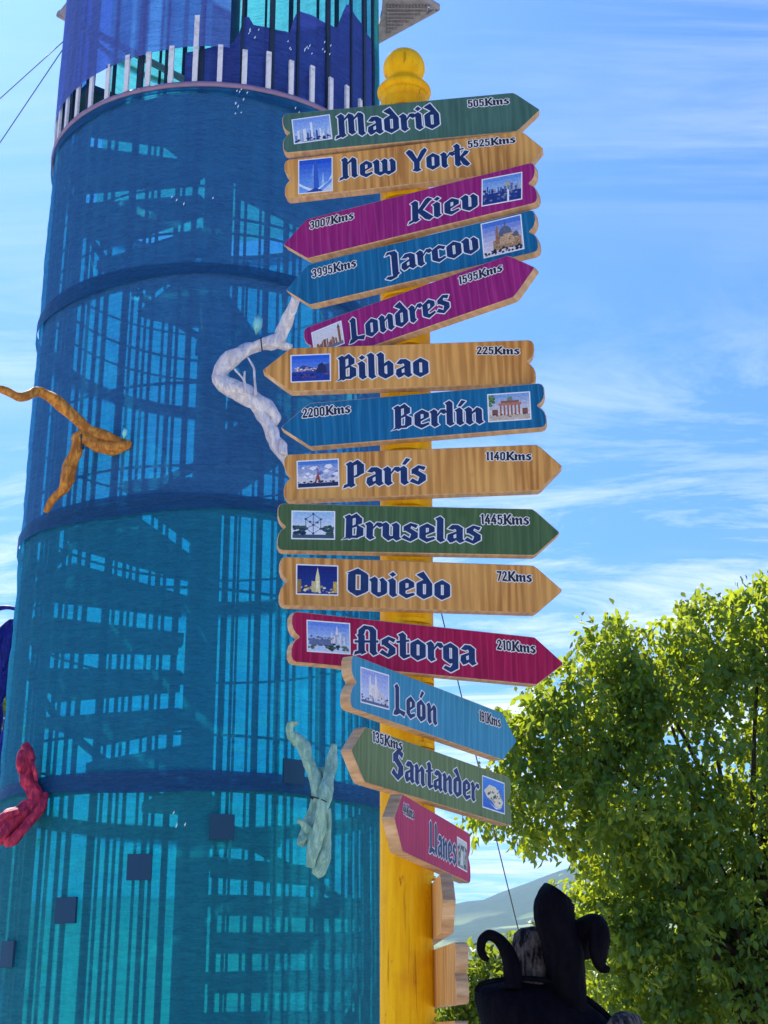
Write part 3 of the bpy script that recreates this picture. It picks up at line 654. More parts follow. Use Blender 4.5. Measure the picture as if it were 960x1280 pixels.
# spiral stair
PITCHZ = 2.95; RIS = .190; zL = 3.5
def tread_mesh(w0, w1, r1, th):
    V = []; n = 4
    for zt in (0, -th):
        V.append((.10, -.05, zt)); V.append((.10, .05, zt))
        for k_ in range(n+1):
            a = w0+(w1-w0)*k_/n; V.append((r1*math.cos(a), r1*math.sin(a), zt))
    m_ = n+3
    F = [(1, 0)+tuple(range(2, m_))[::1], tuple(range(m_+2, 2*m_))[::-1]+(m_, m_+1)]
    ring = [0]+list(range(2, m_))+[1]
    for i in range(len(ring)):
        a, b = ring[i], ring[(i+1) % len(ring)]; F.append((a, b, b+m_, a+m_))
    return mesh('tread', V, F)
tm = tread_mesh(-.25, .25, .90, .055); tm.materials.append(M_tread)
z = .2; 
while z < 6.7:
    a = math.pi+(z-zL)/PITCHZ*2*math.pi
    o = bpy.data.objects.new('tread', tm); COL.objects.link(o); o.parent = tower; o.location = (0, 0, z); o.rotation_euler.z = a
    # riser board below the front edge of the tread
    mb = MB(); mb.box(.12, .885, -.010, .010, -.100, -.056)
    rb_ = mb.build('riser_board', M_tread, tower, loc=(0, 0, z)); rb_.rotation_euler.z = a-.2
    z += RIS
# outer stringer following the stair
V = []; F = []; n = 190
for i in range(n+1):
    z = .1+6.5*i/n; a = math.pi+(z-zL)/PITCHZ*2*math.pi
    for r, dz in ((.905, -.045), (.925, -.045), (.925, .0), (.905, .0)): V.append((r*math.cos(a), r*math.sin(a), z+dz))
for i in range(n):
    for k_ in range(4): F.append((i*4+k_, i*4+(k_+1) % 4, (i+1)*4+(k_+1) % 4, (i+1)*4+k_))
link('stringer', mesh('stringer', V, F), M_tread, tower)
# top landing with a stair opening
V = [(.12*math.cos(t), .12*math.sin(t), z) for z in (6.36, 6.32) for t in np.linspace(0, 2*math.pi*.46, 40)]+[(.93*math.cos(t), .93*math.sin(t), z) for z in (6.36, 6.32) for t in np.linspace(0, 2*math.pi*.46, 40)]
F = []
for i in range(39): F += [(i, 80+i, 81+i, i+1), (40+i, 41+i, 121+i, 120+i), (80+i, 120+i, 121+i, 81+i)]
F += [(0, 40, 120, 80), (39, 119, 159, 79)]
lo = link('landing_floor', mesh('landing_floor', V, F), M_tread, tower); lo.rotation_euler.z = R_(240)
# balcony railing under the upper cloth
for i in range(46):
    th = 2*math.pi*i/46+.03
    if not (-math.pi < th-2*math.pi < .5 or th > math.pi-.3): continue
    mb = MB(); mb.box(-.007, .007, -.0135, .0135, 6.40, 6.625+.20*(1 if i == 34 else 0)+.008*math.sin(i*3.1))
    o = mb.build('baluster', M_white_wood, tower); r = TR(6.5)+.004
    o.location = (r*math.cos(th), r*math.sin(th), 0); o.rotation_euler = (0, 0, th)
a_edge, _ = tang(287, 60)
# upper cloth: closed on the left, drawn back on the right where the far side shows
def bot_left(th):
    return .02*math.sin(th*3)
skin('fabric_wrap', 6.66, 7.60, M_fabs[4], a0=a_edge-2*math.pi+ .0, a1=-math.pi*2+math.pi*1.0-.25+0*a_edge, dr=.012, nz=8) if False else None
aL = math.pi-.35      # far left, seen edge on
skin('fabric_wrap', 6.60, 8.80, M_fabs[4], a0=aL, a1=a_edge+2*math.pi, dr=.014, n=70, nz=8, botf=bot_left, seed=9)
# far side: sunlit cloth
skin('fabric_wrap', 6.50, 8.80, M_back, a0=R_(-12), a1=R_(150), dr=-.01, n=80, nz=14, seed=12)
hoop(8.8, 0, .02, M_dkframe)
# dark sheet standing in for a jagged shadow on the right, upper edge traced
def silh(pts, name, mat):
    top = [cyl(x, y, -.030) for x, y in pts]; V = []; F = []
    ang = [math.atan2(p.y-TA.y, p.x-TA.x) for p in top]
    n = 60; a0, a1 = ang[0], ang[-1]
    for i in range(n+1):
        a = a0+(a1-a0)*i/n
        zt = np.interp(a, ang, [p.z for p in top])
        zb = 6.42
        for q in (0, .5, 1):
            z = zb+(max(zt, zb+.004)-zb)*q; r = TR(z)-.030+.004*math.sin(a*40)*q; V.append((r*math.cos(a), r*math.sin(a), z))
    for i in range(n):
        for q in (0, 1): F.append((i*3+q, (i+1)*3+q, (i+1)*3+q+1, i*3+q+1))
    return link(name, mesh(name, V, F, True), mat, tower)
silh([(232, 66), (262, 60), (287, 56), (296, 50), (308, 14), (316, 30), (325, 33), (360, 40), (364, 44), (369, 12), (374, 13), (415, 33), (421, 36), (428, 18), (432, 6), (436, 6), (450, 28), (463, 50), (470, 66), (477, 74), (484, 96)], 'jagged_shade_sheet', M_shade)
# platform corner sticking out beyond the cloth
mb = MB(); PZ = 7.62
pp = [(1.30, .06), (.02, 1.20), (-1.06, .12), (-.05, -1.15)]
V = []; F = []; NP = 64
def dia(a):
    d = Vector((math.cos(a), math.sin(a))); best = 9
    for i in range(4):
        p, q = Vector(pp[i]), Vector(pp[(i+1) % 4]); e = q-p; den = d.x*e.y-d.y*e.x
        if abs(den) > 1e-9:
            t = (p.x*e.y-p.y*e.x)/den; u_ = (p.x*d.y-p.y*d.x)/den
            if t > 0 and -1e-6 <= u_ <= 1+1e-6: best = min(best, t)
    return max(best, TR(PZ)+.03)
for i in range(NP):
    a = 2*math.pi*i/NP; r1 = dia(a); r0 = TR(PZ)+.012
    for r, z in ((r0, PZ), (r1, PZ), (r1, PZ+.03), (r0, PZ+.03)): V.append((r*math.cos(a), r*math.sin(a), z))
for i in range(NP):
    j = (i+1) % NP
    for k_ in range(4): F.append((i*4+k_, j*4+k_, j*4+(k_+1) % 4, i*4+(k_+1) % 4))
mb.add(V, F)
mb.build('upper_platform', M_grey, tower)
for i in range(4):
    if i == 2: continue
    a, b = Vector((*pp[i], PZ+.02)), Vector((*pp[(i+1) % 4], PZ+.02)); mb = MB(); mb.tube([a, b], .024, 6); mb.build('platform_beam', M_grey, tower)
mb = MB()
for i in range(14):
    t = i/14; x = .99+.28*t; mb.box(x, x+.008, .0, .02+.28*(1-t), PZ-.012, PZ-.001)
for i in range(8):
    y = .02+i*.035; mb.box(.985, 1.29-y*1.05, y, y+.008, PZ-.018, PZ-.0125)
mb.build('platform_lattice', M_grey, tower)
# cloth patches
M_patch, gg = material('dark_plum_patch'); surf(gg, (.018, .07, .14, 1), .7, .2)
for px, py in ((277, 1034), (175, 1084), (84, 1138), (12, 1193), (366, 965)):
    c = cyl(px, py)-TA; a = math.atan2(c.y, c.x); hw = .055/TR(c.z); V = []
    for z in (-.057, .057):
        for q in (-1, -.33, .33, 1):
            r = TR(c.z)+.016; V.append((r*math.cos(a+hw*q), r*math.sin(a+hw*q), c.z+z))
    V += [(x*.985, y*.985, z) for x, y, z in V]
    link('patch', mesh('patch', V, [(i, i+1, i+5, i+4) for i in range(3)]+[(i+9, i+8, i+12, i+13) for i in range(3)]+[(0, 4, 12, 8), (7, 3, 11, 15), (0, 8, 9, 1), (1, 9, 10, 2), (2, 10, 11, 3), (5, 13, 12, 4), (6, 14, 13, 5), (7, 15, 14, 6)]), M_patch, tower)
# little holes in the cloth through which the light comes, as tiny pale studs
M_speck, gg = material('pale_light_speck'); surf(gg, (.75, .9, .95, 1), .4, .4)
mb = MB()
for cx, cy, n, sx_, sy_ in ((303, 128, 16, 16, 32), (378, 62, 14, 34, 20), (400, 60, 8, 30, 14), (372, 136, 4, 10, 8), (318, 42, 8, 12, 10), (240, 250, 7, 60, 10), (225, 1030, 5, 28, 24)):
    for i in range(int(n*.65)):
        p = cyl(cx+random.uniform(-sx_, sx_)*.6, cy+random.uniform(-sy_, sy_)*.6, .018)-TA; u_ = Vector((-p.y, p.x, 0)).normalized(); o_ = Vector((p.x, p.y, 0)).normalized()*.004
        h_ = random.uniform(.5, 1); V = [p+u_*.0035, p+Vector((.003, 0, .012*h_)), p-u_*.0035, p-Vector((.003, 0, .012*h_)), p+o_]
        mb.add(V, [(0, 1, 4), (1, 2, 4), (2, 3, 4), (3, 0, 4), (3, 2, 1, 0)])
tag(mb.build('light_specks', M_speck, tower), kind='stuff')

# ------------------------------------------------------------------ driftwood hung on the tower
def m_drift(name, c, d, sc_=16, spec=.2):
    m, g = material(name)
    tc = g.n('ShaderNodeTexCoord').outputs['Object']
    f = g.noise(g.mapping(tc, (1, 1, .35)), sc_*3, 6, .65, .5); f2 = g.noise(tc, sc_*.6, 4, .6)
    a = g.mix(g.ramp(f, [(.42, (0, 0, 0)), (.62, (1, 1, 1))]), c4(d), c4(c)); a = g.mix(g.math('MULTIPLY', g.ramp(f2, [(.4, (0, 0, 0)), (.7, (1, 1, 1))]), .4), a, c4(d))
    surf(g, a, .65, spec, g.math('ADD', f, f2), .7, .012); return m
def branch(name, label, Y, runs, mat, oY=None):
    """runs: list of lists of (px, py, radius px, distance offset)"""
    objs = []
    first = at(runs[0][0][0], runs[0][0][1], Y)
    root = tag(empty(name, tuple(first)), label, 'driftwood', 'painted driftwood fastened to the tower')
    for i, rn in enumerate(runs):
        P = [at(x, y, Y+dy)-first for x, y, r, dy in rn]; Rr = [r*.97*(Y)/1780.0 for x, y, r, dy in rn]
        mb = MB(); mb.tube(P, Rr, 14, .40, 5, seed=i*3.3); mb.build('limb' if i < 2 else 'twig' if max(Rr) < .008 else 'limb', mat, root, True)
    return root
M_or = m_drift('orange_stained_driftwood', (.72, .33, .06), (.38, .14, .03))
M_wh = m_drift('white_painted_driftwood', (.86, .84, .86), (.55, .52, .60))
M_rd = m_drift('red_painted_driftwood', (.74, .06, .12), (.26, .02, .07))
M_gn = m_drift('pale_green_driftwood', (.42, .68, .55), (.20, .40, .34))
M_bl = m_drift('royal_blue_driftwood', (.02, .035, .36), (.008, .012, .14))
b = branch('driftwood_branch', 'orange stained driftwood branch bent like a hook on left side of tower', 7.0, [
   [(-12, 483, 4, -.3), (4, 487, 5, -.3), (22, 496, 5, -.25), (38, 493, 5, -.2), (48, 489, 6, -.15), (68, 499, 6, -.1), (92, 521, 7, -.05), (110, 538, 7, 0), (135, 548, 8, 0), (157, 555, 7, 0), (164, 552, 2, 0)],
   [(158, 556, 6, 0), (140, 559, 9, 0), (122, 556, 8, 0), (106, 550, 8, 0), (98, 548, 9, 0), (94, 562, 8, 0), (88, 580, 8, .02), (84, 598, 9, .03), (78, 612, 6, .05), (66, 625, 6, .08), (56, 640, 3, .1)],
   [(86, 583, 5, -.05), (80, 600, 5, -.05), (84, 610, 3, -.04)]], M_or)
branch('driftwood_branch', 'white driftwood branch with a sharp elbow between tower and signpost boards', 6.80, [
   [(369, 372, 6, -.1), (362, 392, 7, -.05), (354, 414, 9, 0), (345, 427, 9, 0), (326, 430, 7, 0), (308, 437, 8, 0), (290, 449, 9, 0), (276, 464, 9, 0), (270, 473, 8, 0)],
   [(270, 470, 8, 0), (285, 481, 11, 0), (303, 491, 12, 0), (322, 502, 12, 0), (334, 512, 9, 0), (344, 520, 7, 0), (343, 532, 3, 0)],
   [(318, 500, 8, .0), (328, 518, 8, 0), (338, 535, 8, 0), (343, 550, 7, 0), (350, 562, 8, 0), (358, 578, 6, 0), (362, 592, 4, 0)],
   [(346, 428, 6, 0), (356, 432, 6, 0), (365, 434, 4, 0)],
   [(353, 568, 5, -.03), (354, 556, 5, -.03), (351, 551, 3, -.02)],
   [(305, 490, 1.8, -.05), (305, 476, 1.6, -.05), (293, 461, 1.2, -.05)], [(305, 476, 1.5, -.05), (306, 464, 1.1, -.05)],
   [(320, 494, 1.6, -.05), (318, 470, 1.5, -.05), (317, 460, 1.4, -.05), (310, 447, 1.0, -.05)],
   [(300, 496, 3, .01), (284, 489, 2, .01)]], M_wh)
branch('driftwood_branch', 'red painted driftwood stump with tangled roots at lower left of tower', 7.15, [
   [(31, 930, 6, 0), (37, 943, 8, 0), (35, 958, 9, 0), (37, 975, 9, 0), (44, 990, 11, 0), (46, 1004, 12, 0), (34, 1016, 12, 0), (18, 1026, 13, -.05), (2, 1038, 13, -.1), (-14, 1050, 12, -.1)],
   [(28, 938, 3, -.06), (25, 952, 4, -.07), (26, 966, 3, -.05)], [(57, 992, 4, -.02), (52, 1008, 5, -.06), (38, 1024, 6, -.06), (22, 1046, 7, -.1), (6, 1054, 5, -.1)],
   [(46, 976, 2, -.05), (43, 962, 3, -.06), (40, 950, 2, -.04)], [(24, 1014, 4, -.1), (10, 1018, 5, -.12), (0, 1026, 4, -.12)]], M_rd)
branch('driftwood_branch', 'pale green driftwood of twisted stems low on the right of tower', 6.90, [
   [(372, 903, 2, -.06), (363, 907, 4, -.04), (362, 915, 4, -.03), (370, 924, 7, 0), (381, 934, 8, 0), (387, 952, 8, 0), (394, 972, 8, 0), (398, 992, 8, .0), (396, 1012, 8, 0), (390, 1028, 9, 0), (384, 1042, 8, 0), (376, 1054, 5, -.04)],
   [(418, 930, 3, .02), (416, 945, 6, .02), (412, 965, 8, .0), (408, 985, 9, -.04), (404, 1005, 8, -.06), (400, 1025, 8, -.06), (394, 1050, 8, -.05), (390, 1070, 7, -.04), (387, 1084, 5, -.03)],
   [(406, 1012, 6, -.03), (409, 1030, 5, -.02), (407, 1050, 6, 0), (403, 1070, 8, 0), (397, 1088, 7, 0), (393, 1094, 5, 0)],
   [(386, 1040, 5, -.03), (380, 1030, 5, -.05), (372, 1025, 3, -.06)],
   [(403, 960, 6, .04), (402, 990, 7, .04), (390, 1010, 5, .04)]], M_gn)
bb = branch('driftwood_sculpture', 'royal blue driftwood figure with curled horn at far left edge, half behind tower', 8.4, [
   [(-30, 780, 8, 0), (-12, 766, 4, 0), (4, 760, 3, 0), (18, 761, 3, 0), (26, 768, 3, 0)],
   [(-14, 1300, 20, 0), (-16, 1100, 14, 0), (-10, 980, 10, 0), (-5, 900, 9, 0), (-2, 860, 8, 0), (8, 822, 9, 0), (14, 790, 6, 0), (18, 775, 5, 0)],
   [(-4, 880, 7, -.1), (8, 848, 7, -.1), (18, 838, 6, -.1), (24, 828, 5, 0)],
   [(-20, 850, 10, .05), (-6, 810, 8, 0), (6, 785, 6, 0), (16, 776, 4, 0)],
   [(0, 960, 10, -.12), (10, 920, 7, -.1), (14, 880, 6, -.06), (10, 850, 5, -.05)]], M_bl)
bb['category'] = 'sculpture'; del bb['group']
# dark ties that hold two of the branches
for px, py, r, Y in ((327, 430, 8.5, 6.79), (103, 552, 9.5, 6.99), (399, 1000, 11, 6.85)):
    c = at(px, py, Y); rr = r*Y/1780.0; mb = MB()
    ax = Vector((1, 0, .1)).normalized() if px < 390 else Vector((.35, 0, 1)).normalized(); a_ = ax.cross(Vector((0, 1, 0))).normalized()
    mb.tube([a_*rr*math.cos(t)+Vector((0, rr*math.sin(t), 0)) for t in np.linspace(0, 2*math.pi, 17)], .0035, 5)
    root = min((o for o in bpy.data.objects if o.name.startswith('driftwood_branch')), key=lambda o: (o.location-c).length)
    mb.build('wire_tie', M_dkframe, root, True, loc=c-root.location)
# hanging leaf ornaments
M_leafo, gg = material('glossy_turquoise_ornament'); surf(gg, (.25, .72, .74, 1), .25, .6)
for px, py, ln, lab in ((322, 405, .062, 'turquoise leaf ornament hanging above the white branch elbow'), (156, 541, .034, 'small turquoise leaf ornament beside the tip of the orange branch')):
    c = at(px, py, 6.85 if px > 200 else 6.95); V = [(0, 0, -ln), (ln*.38, -.004, -ln*.2), (ln*.34, -.004, ln*.5), (0, 0, ln), (-ln*.34, -.004, ln*.5), (-ln*.38, -.004, -ln*.2), (0, -.012, .1*ln), (0, .008, .1*ln)]
    mb = MB(); mb.add(V, [(i, (i+1) % 6, 6) for i in range(6)]+[((i+1) % 6, i, 7) for i in range(6)])
    o = mb.build('leaf_ornament', M_leafo, None, True, loc=c); o.rotation_euler = (0, R_(6), .3); tag(o, lab, 'ornament')

# ------------------------------------------------------------------ cables
M_cable, gg = material('dark_steel_cable'); surf(gg, (.06, .06, .07, 1), .5, .4, metal=.6)
def cable(p, q, lab, r=.0035):
    mb = MB(); m_ = (p+q)/2-Vector((0, 0, (p-q).length*.004)); mb.tube([Vector((0, 0, 0)), m_-p, q-p], r, 6, sub=4)
    tag(mb.build('guy_cable', M_cable, None, True, loc=p), lab, 'cable', 'guy cables of the tower')
cable(at(90, 42, 7.9), at(-300, 388, 12.0), 'upper of two thin cables running down left from the tower top')
cable(at(89, 46, 7.9), at(-260, 560, 10.0), 'lower, steeper of two thin cables running down left from the tower top')
p = at(478, 461, 8.1); q = at(650, 1166, 10.5); q2 = p+(q-p)*(p.z/(p.z-q.z))
cable(p, q2, 'thin guy cable slanting down behind the signpost towards the tree', .004)

# ------------------------------------------------------------------ dark carved sculpture
M_dw = m_drift('blackened_carved_wood', (.007, .006, .010), (.003, .003, .006), 12, .03)
M_stump = m_drift('weathered_grey_wood', (.16, .14, .13), (.008, .007, .010), 14, .05)
SY = 4.9
scu = tag(empty('carved_sculpture', tuple(at(672, 1260, SY)*1.0)), 'dark carved driftwood creature with curled horn and knob below the tree', 'sculpture')
s0 = Vector(scu.location)
def sp(name, runs, mat, oval=1.0, n=14, jit=.10, sub=5):
    mb = MB()
    mb.tube([at(x, y, SY+dy)-s0 for x, y, r, dy in runs], [r*SY/1960 for x, y, r, dy in runs], n, jit, sub, oval, seed=len(runs)+runs[0][0]*.1)
    return mb.build(name, mat, scu, True)
sp('neck', [(722, 1268, 14, 0), (718, 1248, 17, 0), (711, 1225, 21, 0), (704, 1195, 24, 0), (698, 1165, 25, 0), (694, 1147, 26, 0), (693, 1134, 26, 0), (695, 1122, 24, 0), (699, 1115, 20, 0)], M_dw)
sp('drooping_ear', [(722, 1196, 16, .05), (726, 1170, 17, .03), (737, 1156, 13, .0), (748, 1158, 12, -.02), (749, 1176, 13, -.03), (748, 1194, 11, -.03), (752, 1208, 7, -.03), (762, 1213, 3, -.03)], M_dw)
sp('curled_horn', [(641, 1236, 11, 0), (640, 1210, 11, 0), (633, 1188, 9, 0), (622, 1173, 7.5, 0), (611, 1169, 6.5, 0), (603, 1175, 6, 0), (601, 1187, 5.5, 0), (605, 1196, 5, 0), (611, 1200, 2.5, 0)], M_dw)
# ribbed stump between the horns
V = []; F = []; n = 48; prof_ = [(1.10, 1262), (1.0, 1235), (.98, 1205), (1.0, 1180), (.90, 1167), (.6, 1160), (.15, 1158)]
for f_, y in prof_:
    c = at(668, y, SY+.10)-s0
    for i in range(n):
        a = 2*math.pi*i/n; rr = .068*f_*(1+.07*abs(math.sin(a*6+y*.006))+.04*mnoise.noise(Vector((a*5, y*.02, 0)))); V.append((c.x+rr*math.cos(a), c.y+rr*math.sin(a), c.z))
for j in range(len(prof_)-1):
    for i in range(n): F.append((j*n+i, j*n+(i+1) % n, (j+1)*n+(i+1) % n, (j+1)*n+i))
F.append(tuple((len(prof_)-1)*n+i for i in range(n)))
link('ribbed_stump', mesh('ribbed_stump', V, F, True), M_stump, scu)
# tilted bowl-shaped body standing on a trunk
def outline_body():
    top = [(595, 1240), (602, 1230), (625, 1225), (655, 1223), (685, 1226), (712, 1235), (740, 1253), (768, 1280), (790, 1318)]
    bot = [(597, 1252), (606, 1280), (626, 1330), (650, 1380), (690, 1420), (730, 1425), (760, 1400), (780, 1360), (790, 1325)]
    return top, bot
top, bot = outline_body(); V = []; F = []; n = 20; m_ = len(top)
for i in range(m_):
    t_ = at(*top[i], SY)-s0; b_ = at(*bot[i], SY)-s0; c = (t_+b_)/2; h = (t_.z-b_.z)/2; dp = .20*math.sin(math.pi*(i+.35)/(m_-.3))
    for k_ in range(n):
        a = 2*math.pi*k_/n; sq = math.copysign(abs(math.sin(a))**.8, math.sin(a))
        V.append((c.x, c.y+.10-dp*math.cos(a)*1.0, c.z+h*sq*(1+.02*mnoise.noise(Vector((i*.7, k_*.6, 3))))))
for i in range(m_-1):
    for k_ in range(n): F.append((i*n+k_, (i+1)*n+k_, (i+1)*n+(k_+1) % n, i*n+(k_+1) % n))
F += [tuple(range(n)), tuple((m_-1)*n+k_ for k_ in range(n))[::-1]]
link('body', mesh('body', V, F, True), M_dw, scu)
mb = MB(); mb.tube([at(x, y, SY)-s0 for x, y in top], [.006, .008, .008, .008, .009, .009, .009, .009, .008], 8, .1, 4); mb.build('rim', M_dw, scu, True)
c = at(700, 1400, SY+.1); mb = MB(); mb.tube([c-s0, Vector((c.x, c.y, c.z*.5))-s0, Vector((c.x+.04, c.y, 0))-s0], [.10, .11, .15], 14, .2, 6); mb.build('trunk', M_dw, scu, True)
lg = MB(); l0 = at(785, 1276, 4.9)
lg.tube([Vector((-.048, -.05, -.03)), Vector((-.02, .0, -.006)), Vector((.03, .12, -.01)), Vector((.06, .3, -.02))], [.030, .033, .034, .034], 16, .08, 5)
o = lg.build('grey_log', M_stump, None, True, loc=l0); tag(o, 'rounded end of a grey log at the bottom edge, right of dark sculpture', 'log')
mb = MB(); mb.tube([Vector((.02, .12, -.02)), Vector((.03, .13, -.6)), Vector((.03, .13, -l0.z))], [.05, .06, .07], 12, .15, 5)
mb.build('log_prop', M_stump, o, True)

# ------------------------------------------------------------------ trees and shrubs
def m_leaf(name, a, b, trn):
    m, g = material(name)
    v = g.n('ShaderNodeAttribute', attribute_name='var').outputs['Fac']
    oi = g.n('ShaderNodeObjectInfo').outputs['Random']
    f = g.math('FRACT', g.math('ADD', v, oi))
    c = g.mix(f, c4(a), c4(b))
    d = g.n('ShaderNodeBsdfPrincipled', {'Base Color': c, 'Roughness': .42, 'Specular IOR Level': .42})
    t = g.n('ShaderNodeBsdfTranslucent', {0: g.mix(f, c4(trn), c4(tuple(x*.7 for x in trn)))})
    s_ = g.n('ShaderNodeMixShader', {0: .48, 1: d.outputs[0], 2: t.outputs[0]})
    g.n('ShaderNodeOutputMaterial', {0: s_.outputs[0]}); return m
M_leaf = m_leaf('green_leaf', (.016, .100, .036), (.055, .165, .030), (.62, .72, .03))
M_leaf2 = m_leaf('light_green_leaf', (.06, .14, .02), (.12, .19, .02), (.42, .50, .03))
M_bark = m_drift('grey_brown_bark', (.10, .075, .05), (.03, .022, .018), 8)
LV = np.array([(0, 0, 0), (.20, .25, .05), (.27, .55, .06), (0, 1, -.14), (-.27, .55, .06), (-.20, .25, .05), (0, .5, -.03)])
LF = [(0, 1, 6), (1, 2, 6), (2, 3, 6), (3, 4, 6), (4, 5, 6), (5, 0, 6)]
leaf_me = mesh('leaf', LV, LF); leaf_me.materials.append(M_leaf)
leaf_me2 = mesh('leaf', LV, LF); leaf_me2.materials.append(M_leaf2)
def tree(name, label, cat, base, blobs, nclus, per, lsize, mat, lme, n_parts, trunk_r, limb_n, crad, seed, Y0):
    rng = np.random.RandomState(seed)
    root = tag(empty(name, tuple(base)), label, cat); bv = np.array(base)
    E = []; wts = []
    for px, py, Y, rx, ry, ryd in blobs:
        c = at(px, py, Y); m_px = Y/1780.0; E.append((np.array(c), rx*m_px, ryd, ry*m_px)); wts.append((rx*ry*ryd)**.72)
    wts = np.array(wts)/sum(wts)
    pos = []
    for _ in range(nclus):
        c, a, b, h = E[rng.choice(len(E), p=wts)]
        d = rng.normal(size=3); d /= np.linalg.norm(d); r = rng.uniform(.25, 1)**(1/3.) * (1.0 if rng.rand() > .07 else 1.12)
        pos.append(c+d*r*np.array([a, b, h]))
    pos = np.array(pos)
    # each cluster: a spray of leaves along a drooping twig
    Nn = nclus*per
    cen = np.repeat(pos, per, 0)
    tw = rng.normal(size=(nclus, 3)); tw[:, 2] = tw[:, 2]*.5-.35; tw /= np.linalg.norm(tw, axis=1)[:, None]; tw = np.repeat(tw, per, 0)
    t = rng.uniform(-.5, 1, Nn)[:, None]
    P = cen+tw*t*crad*1.5+rng.normal(size=(Nn, 3))*crad*.42
    dirv = tw*.5+rng.normal(size=(Nn, 3))*.6; dirv[:, 2] -= .55; dirv /= np.linalg.norm(dirv, axis=1)[:, None]
    nrm = rng.normal(size=(Nn, 3))*.7; nrm[:, 2] += .8
    nrm -= dirv*(nrm*dirv).sum(1)[:, None]; nrm /= np.linalg.norm(nrm, axis=1)[:, None]
    sid = np.cross(dirv, nrm); sz = lsize*rng.uniform(.45, 1.35, Nn)
    # the pieces nearest the viewer in view become single leaves
    c_, s_ = math.cos(PITCH), math.sin(PITCH)
    dep = P[:, 1]*c_+(P[:, 2]-EYE)*s_; u_ = 480+FPX*P[:, 0]/dep; v_ = 640-FPX*((P[:, 2]-EYE)*c_-P[:, 1]*s_)/dep
    vis = (u_ > 0) & (u_ < 960) & (v_ > 0) & (v_ < 1280); sco = np.where(vis, sz/dep*(1-.25*(P[:, 1]-Y0)), -1); order = np.argsort(-sco)[:n_parts]
    mask = np.ones(Nn, bool); mask[order] = False
    for i in order:
        o = bpy.data.objects.new('leaf', lme); COL.objects.link(o); o.parent = root
        M = Matrix(((sid[i, 0], dirv[i, 0], nrm[i, 0], 0), (sid[i, 1], dirv[i, 1], nrm[i, 1], 0), (sid[i, 2], dirv[i, 2], nrm[i, 2], 0), (0, 0, 0, 1)))
        o.matrix_local = Matrix.Translation(Vector(P[i]-bv)) @ M @ Matrix.Scale(sz[i], 4)
    P, sid, dirv, nrm, sz = P[mask], sid[mask], dirv[mask], nrm[mask], sz[mask]; n = len(P)
    V = (P-bv)[:, None, :]+sz[:, None, None]*(LV[None, :, 0, None]*sid[:, None, :]+LV[None, :, 1, None]*dirv[:, None, :]+LV[None, :, 2, None]*nrm[:, None, :])
    K = len(LV); V = V.reshape(-1, 3); Fa = (np.array(LF)[None]+(np.arange(n)*K)[:, None, None]).reshape(-1, 3)
    me = bpy.data.meshes.new('foliage'); me.vertices.add(len(V)); me.vertices.foreach_set('co', V.astype(np.float32).ravel())
    me.loops.add(len(Fa)*3); me.loops.foreach_set('vertex_index', Fa.astype(np.int32).ravel())
    me.polygons.add(len(Fa)); me.polygons.foreach_set('loop_start', np.arange(0, len(Fa)*3, 3, dtype=np.int32)); me.polygons.foreach_set('loop_total', np.full(len(Fa), 3, dtype=np.int32))
    me.update(calc_edges=True); at_ = me.attributes.new('var', 'FLOAT', 'POINT'); at_.data.foreach_set('value', np.repeat(rng.rand(n), K).astype(np.float32))
    cr = link('foliage', me, mat, root); cr['kind'] = 'stuff'
    # trunk and limbs
    top = np.average([e[0] for e in E], axis=0, weights=wts)-bv
    mb = MB(); fork = Vector((top[0]*.35, top[1]*.35, max(.3, top[2]*.45)))
    mb.tube([Vector((0, 0, -.05)), Vector((fork.x*.3, fork.y*.3, fork.z*.5)), fork, Vector(top)*.8, Vector(top)], [trunk_r*1.3, trunk_r, trunk_r*.8, trunk_r*.45, trunk_r*.2], 10, .15, 5); mb.build('trunk', M_bark, root, True)
    for k_ in range(limb_n):
        e = Vector(pos[rng.randint(len(pos))]-bv); tt = rng.uniform(.0, .8); s0_ = fork.lerp(Vector(top), tt)*.97
        mid = s0_.lerp(e, .5)+Vector((0, 0, .12*(e-s0_).length)); mb = MB(); r = trunk_r*.30*(1-tt*.4)
        mb.tube([s0_, mid, e], [r, r*.55, r*.15], 6, .1, 4); mb.build('limb', M_bark, root, True)
    return root
X = at(925, 1250, 13.5).x
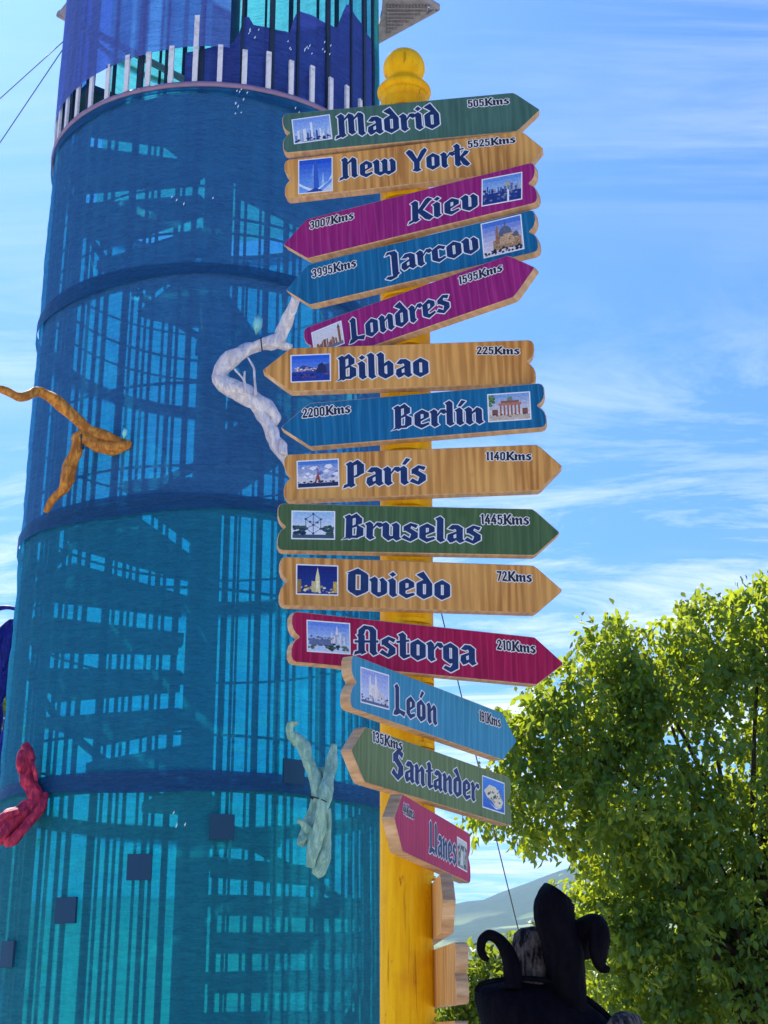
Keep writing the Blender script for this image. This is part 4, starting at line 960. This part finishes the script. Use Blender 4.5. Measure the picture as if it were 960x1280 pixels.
tree('broadleaf_tree', 'large leafy tree with sunlit yellow green leaves on the right', 'tree', (X, 13.6, 0), [
  (905, 960, 13.6, 170, 170, 1.2), (830, 845, 13.2, 85, 62, .6), (745, 880, 13.0, 75, 75, .5), (765, 812, 13.0, 42, 42, .3), (700, 935, 12.9, 65, 55, .4), (655, 905, 12.8, 42, 34, .25),
  (640, 985, 12.7, 45, 36, .25), (600, 1015, 12.6, 26, 20, .15), (700, 1010, 12.8, 75, 50, .4), (668, 1050, 12.7, 40, 26, .2), (895, 790, 13.2, 60, 58, .5), (960, 780, 13.4, 55, 62, .5), (1040, 830, 13.6, 110, 110, .8), (1100, 1000, 13.8, 170, 190, 1.2),
  (800, 1010, 12.9, 100, 80, .6), (810, 1110, 13.2, 90, 90, .7), (900, 1150, 13.5, 150, 140, 1.0), (790, 1210, 13.4, 85, 85, .7), (735, 1150, 13.3, 32, 36, .3), (900, 1300, 13.7, 150, 120, 1.0), (1080, 1220, 13.8, 180, 150, 1.1)],
  3600, 26, .078, M_leaf, leaf_me, 300, .16, 60, .10, 3, 12.4)
X = at(640, 1290, 17.5).x
tree('leafy_bush', 'low light green bush behind the dark sculpture', 'bush', (X, 17.5, 0), [
  (640, 1235, 17.5, 70, 46, .6), (600, 1225, 17.4, 36, 40, .4), (585, 1262, 17.2, 50, 36, .5), (690, 1200, 17.6, 40, 40, .5), (660, 1300, 17.6, 140, 60, .9), (560, 1300, 17.2, 60, 30, .5)],
  420, 26, .10, M_leaf2, leaf_me2, 60, .07, 16, .16, 5, 16.8)
X = at(-60, 1200, 15).x
tree('leafy_bush', 'yellow green shrub at the left edge behind the blue driftwood', 'bush', (X, 15, 0), [
  (-60, 900, 15, 75, 90, .8), (-50, 1020, 15, 80, 110, .8), (-60, 1180, 15, 90, 120, 1.0), (-10, 830, 14.8, 24, 20, .2)],
  420, 24, .09, M_leaf2, leaf_me2, 40, .08, 14, .15, 8, 14.2)

# ------------------------------------------------------------------ air
HAZE = 0.00014
hz = MB(); hz.box(-4600, 4600, -1200, 5000, -3.5, 420)
mh, gg = material('air'); pv = gg.n('ShaderNodeVolumePrincipled', {'Color': (.36, .66, 1.0, 1), 'Density': HAZE, 'Anisotropy': .2})
gg.n('ShaderNodeOutputMaterial', {'Volume': pv.outputs[0]})
tag(hz.build('haze', mh), 'pale blue air between here and the hills', kind='stuff')
